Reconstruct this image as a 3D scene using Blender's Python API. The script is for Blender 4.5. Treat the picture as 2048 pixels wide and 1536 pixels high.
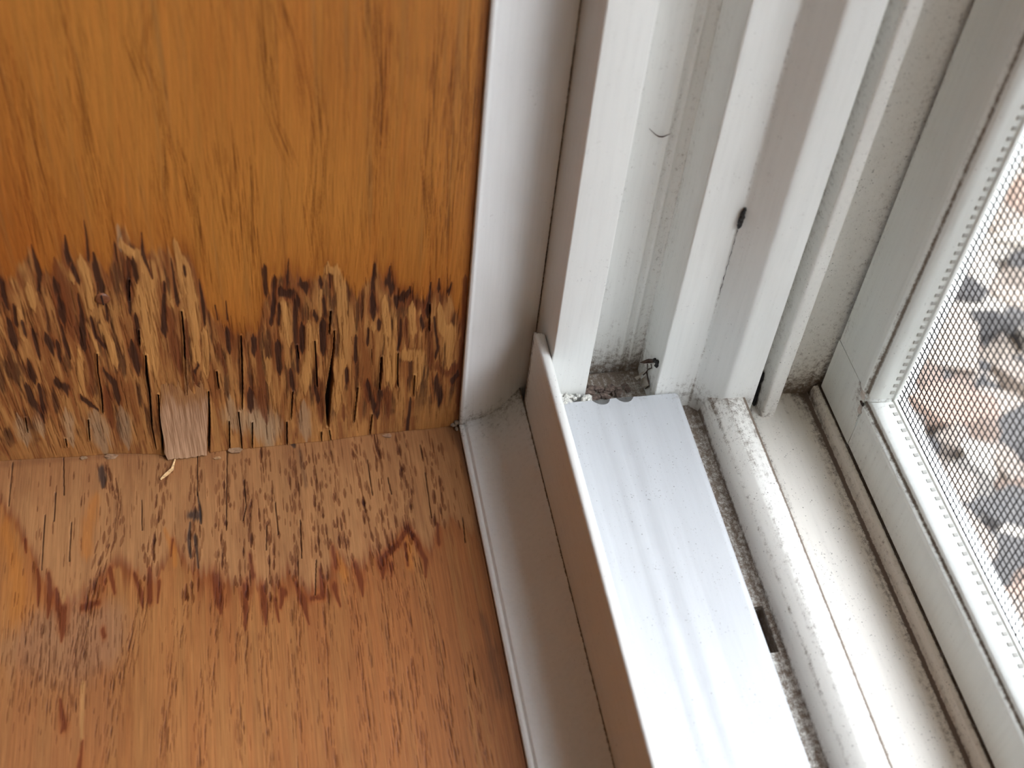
import bpy, bmesh, math, random
import numpy as np
from mathutils import Matrix, Vector

# ------------------------------------------------------------------ camera, light, exposure
S = 0.0007                      # one modelling unit in metres; axes: X outwards, Y along the window, Z up
sc = bpy.context.scene
SKY = 19.0                      # zenith radiance
for o in list(bpy.data.objects):
    bpy.data.objects.remove(o, do_unlink=True)
C = sc.collection

cam = bpy.data.cameras.new('camera')
cam.sensor_width = 36.0
cam.lens = 44.4201
cam.clip_start = 0.005
cam.clip_end = 50
cam.dof.use_dof = True
cam.dof.focus_distance = 0.297
cam.dof.aperture_fstop = 16.0
cam_o = bpy.data.objects.new('camera', cam)
cam_o.matrix_world = Matrix([[0.9802226, 0.0836438, -0.1793527, -0.0432738], [-0.1811403, 0.7442046, -0.6429213, -0.2018554], [0.0796987, 0.662694, 0.7446374, 0.24772], [0, 0, 0, 1]])
C.objects.link(cam_o)
sc.camera = cam_o

world = bpy.data.worlds.new('overcast_sky')
sc.world = world
world.use_nodes = True
bg = world.node_tree.nodes['Background']
# overcast sky: the zenith three times as bright as the horizon
wn, wl = world.node_tree.nodes, world.node_tree.links
tc_ = wn.new('ShaderNodeTexCoord')
sx_ = wn.new('ShaderNodeSeparateXYZ')
wl.new(tc_.outputs['Generated'], sx_.inputs[0])
mr_ = wn.new('ShaderNodeMapRange')
mr_.inputs['From Min'].default_value = 0.0
mr_.inputs['From Max'].default_value = 1.0
mr_.inputs['To Min'].default_value = SKY / 3.0
mr_.inputs['To Max'].default_value = SKY
wl.new(sx_.outputs['Z'], mr_.inputs['Value'])
wl.new(mr_.outputs[0], bg.inputs['Strength'])
bg.inputs['Color'].default_value = (0.91, 0.975, 1.04, 1)

portal = bpy.data.lights.new('window_portal', 'AREA')      # guides daylight sampling through the window opening
portal.shape = 'RECTANGLE'
portal.size = 1240 * S
portal.size_y = 810 * S
portal.cycles.is_portal = True
portal_o = bpy.data.objects.new('window_portal', portal)
portal_o.location = (152 * S, -430 * S, 645 * S)
portal_o.rotation_euler = (0, math.pi / 2, 0)
C.objects.link(portal_o)

sc.cycles.diffuse_bounces = 7
sc.cycles.max_bounces = 12
sc.view_settings.view_transform = 'Standard'
sc.view_settings.look = 'None'
sc.view_settings.gamma = 1.0
sc.view_settings.use_curve_mapping = False
sc.view_settings.exposure = 0.18

# ------------------------------------------------------------------ helpers
def lin(r, g, b):
    f = lambda c: (c / 255 / 12.92) if c / 255 <= 0.04045 else ((c / 255 + 0.055) / 1.055) ** 2.4
    return np.array([f(r), f(g), f(b)])

def rgba(*c):
    v = lin(*c)
    return (float(v[0]), float(v[1]), float(v[2]), 1.0)

def tag(o, label=None, cat=None, group=None, kind=None):
    for k, v in (('label', label), ('category', cat), ('group', group), ('kind', kind)):
        if v:
            o[k] = v
    return o

def empty(name, loc=(0, 0, 0)):
    o = bpy.data.objects.new(name, None)
    o.empty_display_size = 0.01
    o.location = [c * S for c in loc]
    C.objects.link(o)
    return o

def link(name, me, mat, parent=None):
    o = bpy.data.objects.new(name, me)
    C.objects.link(o)
    if mat is not None:
        me.materials.append(mat)
    if parent is not None:
        o.parent = parent
        bpy.context.view_layer.update()
        o.matrix_parent_inverse = parent.matrix_world.inverted()
    return o

def mesh_of(name, verts, faces, smooth=None, attrs=None):
    me = bpy.data.meshes.new(name)
    me.from_pydata([(v[0] * S, v[1] * S, v[2] * S) for v in verts], [], faces)
    if attrs:
        for k, vals in attrs.items():
            a = me.attributes.new(k, 'FLOAT', 'POINT')
            a.data.foreach_set('value', np.asarray(vals, np.float32))
    bm = bmesh.new()
    bm.from_mesh(me)
    bmesh.ops.recalc_face_normals(bm, faces=bm.faces)
    bm.to_mesh(me)
    bm.free()
    if smooth is not None:
        me.polygons.foreach_set('use_smooth', [True] * len(me.polygons))
        me.set_sharp_from_angle(angle=math.radians(smooth))
    me.update()
    return me

def box_mesh(name, x0, x1, y0, y1, z0, z1, bevel=0.0):
    v = [(x, y, z) for x in (x0, x1) for y in (y0, y1) for z in (z0, z1)]
    f = [(0, 1, 3, 2), (4, 6, 7, 5), (0, 4, 5, 1), (2, 3, 7, 6), (0, 2, 6, 4), (1, 5, 7, 3)]
    me = mesh_of(name, v, f)
    if bevel:
        bm = bmesh.new()
        bm.from_mesh(me)
        bmesh.ops.bevel(bm, geom=list(bm.edges), offset=bevel * S, segments=2, affect='EDGES', profile=0.5)
        bm.to_mesh(me)
        bm.free()
    return me

def fillet(pts):
    """closed profile of (a, b, radius, dirt) -> list of (a, b, dirt)"""
    out = []
    n = len(pts)
    for i, (a, b, r, d) in enumerate(pts):
        if r <= 0:
            out.append((a, b, d))
            continue
        p = np.array([a, b]); p0 = np.array(pts[i - 1][:2]); p1 = np.array(pts[(i + 1) % n][:2])
        u = p0 - p; v = p1 - p
        lu, lv = np.linalg.norm(u), np.linalg.norm(v)
        r = min(r, lu * 0.45, lv * 0.45)
        a0 = p + u / lu * r; a1 = p + v / lv * r
        for t in (0, 0.25, 0.5, 0.75, 1.0):
            q = (1 - t) ** 2 * a0 + 2 * t * (1 - t) * p + t * t * a1
            out.append((q[0], q[1], d))
    return out

def sweep(name, prof, stations, mapper, mat, parent=None, start=None, end=None, end_dark=(0, 1), smooth=40, raw=False):
    """sweep a closed profile; mapper(a, b, t) -> xyz; start/end(a, b) shift the first/last station"""
    pr = prof if raw else fillet(prof)
    n = len(pr)
    V, F, Dt = [], [], []
    for k, t in enumerate(stations):
        for (a, b, d) in pr:
            tt = t
            if k == 0 and start:
                tt = start(a, b)
            if k == len(stations) - 1 and end:
                tt = end(a, b)
            V.append(mapper(a, b, tt))
            ref = end_dark[2] if len(end_dark) > 2 else stations[0]
            Dt.append(d + end_dark[0] * math.exp(-abs(t - ref) / end_dark[1]))  # tone darkens further towards the reference station
    for k in range(len(stations) - 1):
        for i in range(n):
            j = (i + 1) % n
            F.append((k * n + i, k * n + j, (k + 1) * n + j, (k + 1) * n + i))
    F.append(tuple(range(n - 1, -1, -1)))
    m = (len(stations) - 1) * n
    F.append(tuple(m + i for i in range(n)))
    me = mesh_of(name, V, F, smooth, {'dirt': Dt})
    return link(name, me, mat, parent)

ALONG_Z = lambda a, b, t: (a, b, t)       # jamb profiles: a = x, b = y
ALONG_Y = lambda a, b, t: (a, t, b)       # sill profiles: a = x, b = z
ZST = [0, 6, 12, 20, 30, 45, 70, 120, 200, 500, 1264]
YST = [0, -4, -8, -14, -20, -28, -40, -60, -100, -200, -842]

def tube_mesh(name, pts, radii, seg=6):
    V, F = [], []
    P = [Vector(p) for p in pts]
    for i, p in enumerate(P):
        d = (P[min(i + 1, len(P) - 1)] - P[max(i - 1, 0)]).normalized()
        u = d.cross(Vector((0.31, 0.52, 0.79))).normalized()
        w = d.cross(u)
        for k in range(seg):
            a = 2 * math.pi * k / seg
            V.append(p + (u * math.cos(a) + w * math.sin(a)) * radii[i])
    for i in range(len(P) - 1):
        for k in range(seg):
            F.append((i * seg + k, i * seg + (k + 1) % seg, (i + 1) * seg + (k + 1) % seg, (i + 1) * seg + k))
    F.append(tuple(range(seg)))
    F.append(tuple((len(P) - 1) * seg + k for k in range(seg)))
    return mesh_of(name, V, F, 60)

def lump_mesh(name, lumps, seed, rough=0.15, sub=2):
    """one lumpy closed body grown from overlapping ellipsoids: (centre, radii)"""
    rnd = random.Random(seed)
    bm = bmesh.new()
    for c, r in lumps:
        g = bmesh.ops.create_icosphere(bm, subdivisions=sub, radius=1.0)
        for v in g['verts']:
            k = 1 + rnd.uniform(-rough, rough)
            v.co = Vector([(c[i] + v.co[i] * r[i] * k) * S for i in range(3)])
    me = bpy.data.meshes.new(name)
    bm.to_mesh(me)
    bm.free()
    return me

# ------------------------------------------------------------------ node materials
class NT:
    def __init__(self, name):
        self.mat = bpy.data.materials.new(name)
        self.mat.use_nodes = True
        self.t = self.mat.node_tree
        self.b = self.t.nodes['Principled BSDF']
    def n(self, kind, **kw):
        nd = self.t.nodes.new(kind)
        for k, v in kw.items():
            setattr(nd, k, v)
        return nd
    def l(self, a, b):
        self.t.links.new(a, b)
    def val(self, sock, v):
        if hasattr(v, 'is_linked') or hasattr(v, 'links'):
            self.l(v, sock)
        else:
            sock.default_value = v
    def math(self, op, a, b=0.0, c=0.0, clamp=False):
        nd = self.n('ShaderNodeMath', operation=op, use_clamp=clamp)
        self.val(nd.inputs[0], a); self.val(nd.inputs[1], b); self.val(nd.inputs[2], c)
        return nd.outputs[0]
    def mix(self, fac, a, b, blend='MIX'):
        nd = self.n('ShaderNodeMix', data_type='RGBA', blend_type=blend)
        self.val(nd.inputs['Factor'], fac); self.val(nd.inputs[6], a); self.val(nd.inputs[7], b)
        return nd.outputs[2]
    def coords(self, sx, sy, sz):
        tc = self.n('ShaderNodeTexCoord')
        mp = self.n('ShaderNodeMapping')
        mp.inputs['Scale'].default_value = (sx / S, sy / S, sz / S)
        self.l(tc.outputs['Object'], mp.inputs['Vector'])
        return mp.outputs[0]
    def noise(self, vec, scale=1.0, detail=3.0, rough=0.55):
        nd = self.n('ShaderNodeTexNoise')
        nd.inputs['Scale'].default_value = scale
        nd.inputs['Detail'].default_value = detail
        nd.inputs['Roughness'].default_value = rough
        self.l(vec, nd.inputs['Vector'])
        return nd.outputs['Fac']
    def ramp(self, fac, lo, hi):
        nd = self.n('ShaderNodeMapRange', interpolation_type='SMOOTHSTEP')
        self.val(nd.inputs['Value'], fac)
        nd.inputs['From Min'].default_value = lo
        nd.inputs['From Max'].default_value = hi
        return nd.outputs[0]
    def attr(self, name):
        return self.n('ShaderNodeAttribute', attribute_name=name)
    def bump(self, h, strength, dist):
        nd = self.n('ShaderNodeBump')
        nd.inputs['Strength'].default_value = strength
        nd.inputs['Distance'].default_value = dist * S
        self.l(h, nd.inputs['Height'])
        self.l(nd.outputs[0], self.b.inputs['Normal'])

def vinyl(name, base=(236, 236, 233), grime=(98, 76, 56), specks=0.5, rough=0.32, film=0.0, streak='z'):
    m = NT(name)
    m.b.inputs['Roughness'].default_value = rough
    m.b.inputs['Specular IOR Level'].default_value = 0.45
    co = m.coords(1, 1, 1)
    st = m.coords(1.1, 1.1, 0.06) if streak == 'z' else m.coords(1.1, 0.06, 1.1)
    d = m.attr('dirt').outputs['Fac']
    n1 = m.noise(co, 0.55, 5, 0.68)
    n2 = m.noise(co, 3.2, 3, 0.6)
    n3 = m.noise(st, 0.6, 4, 0.6)
    nn = m.math('ADD', m.math('MULTIPLY', n1, 0.6), m.math('MULTIPLY', n2, 0.4))
    nn = m.math('ADD', m.math('MULTIPLY', nn, 0.75), m.math('MULTIPLY', n3, 0.25))
    g = m.ramp(m.math('ADD', m.math('MULTIPLY', m.math('SUBTRACT', nn, 0.5), 2.6), d), 0.22, 0.82)
    # small separate specks
    vo = m.n('ShaderNodeTexVoronoi')
    vo.inputs['Scale'].default_value = 0.42
    m.l(co, vo.inputs['Vector'])
    big = m.noise(co, 0.09, 2)
    sp = m.ramp(m.math('ADD', vo.outputs['Distance'], m.math('MULTIPLY', n2, 0.16)), 0.20, 0.13)
    sp = m.math('MULTIPLY', sp, m.ramp(m.noise(co, 0.31, 2), 0.56 - 0.1 * specks, 0.66 - 0.1 * specks))
    sp = m.math('MULTIPLY', sp, min(1.0, specks))
    sp2 = m.math('MULTIPLY', m.ramp(m.noise(co, 1.5, 2, 0.5), 0.655, 0.73), m.ramp(big, 0.62 - 0.3 * specks, 0.75 - 0.2 * specks))
    sp = m.math('MAXIMUM', sp, m.math('MULTIPLY', sp2, min(1.0, 0.35 + 0.5 * specks)))
    tint = m.mix(m.ramp(n3, 0.35, 0.75), rgba(*base), tuple([c * (1 - 0.04 - film) for c in rgba(*base)[:3]] + [1]))
    c1 = m.mix(m.math('MULTIPLY', g, 0.9), tint, rgba(*grime))
    c2 = m.mix(m.math('MULTIPLY', sp, 0.75), c1, rgba(70, 58, 50))
    m.l(c2, m.b.inputs['Base Color'])
    m.l(m.math('ADD', m.math('MULTIPLY', g, 0.4), rough), m.b.inputs['Roughness'])
    m.bump(n1, 0.05, 0.2)
    return m.mat

def plain(name, col, rough=0.6, noise_scale=1.0, var=0.25, bump=0.2, sc3=(1, 1, 1), spec=0.4):
    m = NT(name)
    co = m.coords(*sc3)
    n1 = m.noise(co, noise_scale, 4, 0.6)
    c = rgba(*col)
    dark = tuple([v * (1 - var) for v in c[:3]] + [1])
    lite = tuple([min(1, v * (1 + var)) for v in c[:3]] + [1])
    m.l(m.mix(m.ramp(n1, 0.3, 0.7), dark, lite), m.b.inputs['Base Color'])
    m.b.inputs['Roughness'].default_value = rough
    m.b.inputs['Specular IOR Level'].default_value = spec
    if bump:
        m.bump(n1, bump, 0.5)
    return m.mat

def board_material(name, sx, sy, sz):
    """wood whose stains and grain sit in the surface attributes, with fine fibre on top"""
    m = NT(name)
    col = m.attr('wood').outputs['Color']
    fib = m.noise(m.coords(sx, sy, sz), 1.0, 4, 0.65)
    fib2 = m.noise(m.coords(sx * 0.35, sy * 0.35, sz * 0.35), 1.0, 3, 0.6)
    k = m.math('ADD', m.math('MULTIPLY', m.math('SUBTRACT', fib, 0.5), 0.75), m.math('MULTIPLY', m.math('SUBTRACT', fib2, 0.5), 0.45))
    k = m.math('ADD', k, 1.0)
    cc = m.n('ShaderNodeCombineColor')
    for i in range(3):
        m.l(k, cc.inputs[i])
    m.l(m.mix(1.0, col, cc.outputs[0], 'MULTIPLY'), m.b.inputs['Base Color'])
    m.l(m.math('ADD', m.attr('matt').outputs['Fac'], m.math('MULTIPLY', fib, 0.12)), m.b.inputs['Roughness'])
    m.b.inputs['Specular IOR Level'].default_value = 0.35
    m.bump(fib, 0.25, 0.25)
    return m.mat

M_WHITE = vinyl('clean_white_vinyl', specks=0.35)
M_WHITEY = vinyl('clean_white_vinyl_sill', specks=0.55, streak='y')
M_COVER = vinyl('white_cover_vinyl', base=(197, 199, 203), specks=0.75, streak='y')
M_GRIMY = vinyl('grimy_white_vinyl', base=(240, 238, 233), specks=1.0, streak='y', rough=0.4)
M_BEIGE = vinyl('dusty_track_vinyl', base=(244, 239, 231), grime=(84, 62, 46), specks=0.9, streak='y', rough=0.45)
M_TRIM = vinyl('trim_vinyl', base=(232, 232, 232), grime=(84, 70, 50), specks=0.2, rough=0.28)
M_SCREENFRAME = vinyl('screen_frame_paint', base=(242, 244, 240), grime=(110, 92, 76), specks=0.4, rough=0.38)

# ------------------------------------------------------------------ the room shell and the outside
M_WALL = plain('warm_plaster', (206, 190, 165), 0.9, 0.02, 0.06)
M_FLOOR = plain('brown_floor', (120, 84, 55), 0.6, 0.02, 0.2)
M_CEIL = plain('pale_ceiling', (225, 220, 210), 0.9, 0.02, 0.05)
RX0, RX1, RY0, RY1, RZ0, RZ1 = -3600, -215, -3300, 1200, -1250, 2200
tag(link('floor', box_mesh('floor', RX0, RX1, RY0, RY1, RZ0 - 40, RZ0), M_FLOOR), 'brown floor of the room behind the camera', kind='structure')
tag(link('ceiling', box_mesh('ceiling', RX0, RX1, RY0, RY1, RZ1, RZ1 + 40), M_CEIL), 'pale ceiling of the room behind the camera', kind='structure')
tag(link('wall_left', box_mesh('wall_left', RX0 - 40, RX0, RY0, RY1, RZ0, RZ1), M_WALL), 'plaster wall opposite the window', kind='structure')
tag(link('wall_back', box_mesh('wall_back', RX0, RX1, RY0 - 40, RY0, RZ0, RZ1), M_WALL), 'plaster wall behind the camera', kind='structure')
tag(link('wall_front', box_mesh('wall_front', RX0, RX1, RY1, RY1 + 40, RZ0, RZ1), M_WALL), 'plaster wall beyond the jamb board', kind='structure')

def window_wall():
    x0, x1 = RX1, 160
    ya, yb, za, zb = -842, 22, -22, 1264
    oy = (RY0 - 40, RY1 + 40); oz = (RZ0 - 40, RZ1 + 40)
    V, F = [], []
    for x in (x0, x1):
        V += [(x, oy[0], oz[0]), (x, oy[1], oz[0]), (x, oy[1], oz[1]), (x, oy[0], oz[1]), (x, ya, za), (x, yb, za), (x, yb, zb), (x, ya, zb)]
    for k in range(4):
        j = (k + 1) % 4
        F += [(k, j, 4 + j, 4 + k), (8 + k, 8 + j, 12 + j, 12 + k), (k, j, 8 + j, 8 + k), (4 + k, 4 + j, 12 + j, 12 + k)]
    return mesh_of('wall_right', V, F)
tag(link('wall_right', window_wall(), M_WALL), 'plaster wall around the window opening', kind='structure')

M_GROUND = plain('pale_gravel_bed', (130, 120, 112), 0.95, 0.05, 0.35)
GZ = -300                       # gravel level outside, in an assumed shallow window well
tag(link('ground', box_mesh('ground', 160, 900, -1700, 1700, GZ - 60, GZ), M_GROUND), 'sandy ground outside under the gravel', kind='structure')

def added_wall():  # unseen wall, added to block low sky light and shade the gravel
    V, F = [], []
    n = 25
    for i in range(n):
        a = math.pi * (i / (n - 1) - 0.5)
        for rx, ry in ((620, 1500), (650, 1530)):
            for z in (GZ - 60, ADDED_WALL_TOP):
                V.append((160 + rx * math.cos(a), ry * math.sin(a), z))
    for i in range(n - 1):
        a, b = i * 4, i * 4 + 4
        F += [(a, a + 1, b + 1, b), (a + 2, b + 2, b + 3, a + 3), (a + 1, a + 3, b + 3, b + 1), (a, b, b + 2, a + 2)]
    F += [(0, 2, 3, 1), (n * 4 - 4, n * 4 - 3, n * 4 - 1, n * 4 - 2)]
    return mesh_of('wall_outside_added', V, F, 30)
ADDED_WALL_TOP = 620
tag(link('wall_outside_added', added_wall(), plain('weathered_concrete', (150, 148, 144), 0.9, 0.02, 0.15)), 'unseen curved concrete wall added outside the window to block low sky light', kind='structure')

def gravel():
    rnd = random.Random(5)
    bm = bmesh.new()
    lay = bm.loops.layers.float_color.new('stone')
    pal = [lin(160, 149, 141), lin(138, 127, 120), lin(76, 76, 79), lin(56, 56, 60), lin(180, 174, 168), lin(146, 124, 113), lin(112, 108, 105), lin(122, 104, 95)]
    wts = [5, 4, 2, 2, 5, 3, 2, 2]
    for i in range(3000):
        x = rnd.uniform(200, 700); y = rnd.uniform(-420, 900)
        if ((x - 160) / 560) ** 2 + (y / 1440) ** 2 > 1:
            continue
        r = rnd.choice((7, 10, 13, 17, 22, 28))
        g = bmesh.ops.create_icosphere(bm, subdivisions=1, radius=1.0)
        rot = Matrix.Rotation(rnd.uniform(0, 6.3), 3, 'Z') @ Matrix.Rotation(rnd.uniform(-0.4, 0.4), 3, 'X')
        sx, sy, sz = r * rnd.uniform(0.9, 1.7), r * rnd.uniform(0.6, 1.0), r * rnd.uniform(0.4, 0.75)
        c = rnd.choices(pal, wts)[0] * rnd.uniform(0.85, 1.1)
        fs = set()
        for v in g['verts']:
            k = 1 + rnd.uniform(-0.18, 0.18)
            p = rot @ Vector((v.co.x * sx * k, v.co.y * sy * k, v.co.z * sz * k))
            v.co = Vector(((x + p.x) * S, (y + p.y) * S, (GZ + sz * 0.4 + p.z) * S))
            fs.update(v.link_faces)
        for f in fs:
            for lp in f.loops:
                lp[lay] = (c[0], c[1], c[2], 1)
    me = bpy.data.meshes.new('gravel')
    bm.to_mesh(me)
    bm.free()
    return me
mg = NT('gravel_stone')
mg.l(mg.mix(mg.math('MULTIPLY', mg.noise(mg.coords(1, 1, 1), 0.12, 3), 0.4), mg.attr('stone').outputs['Color'], (0.2, 0.185, 0.175, 1)), mg.b.inputs['Base Color'])
mg.b.inputs['Roughness'].default_value = 0.9
tag(link('gravel', gravel(), mg.mat), 'blurred grey, white and pinkish gravel outside beyond the insect screen', 'gravel', kind='stuff')

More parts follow.
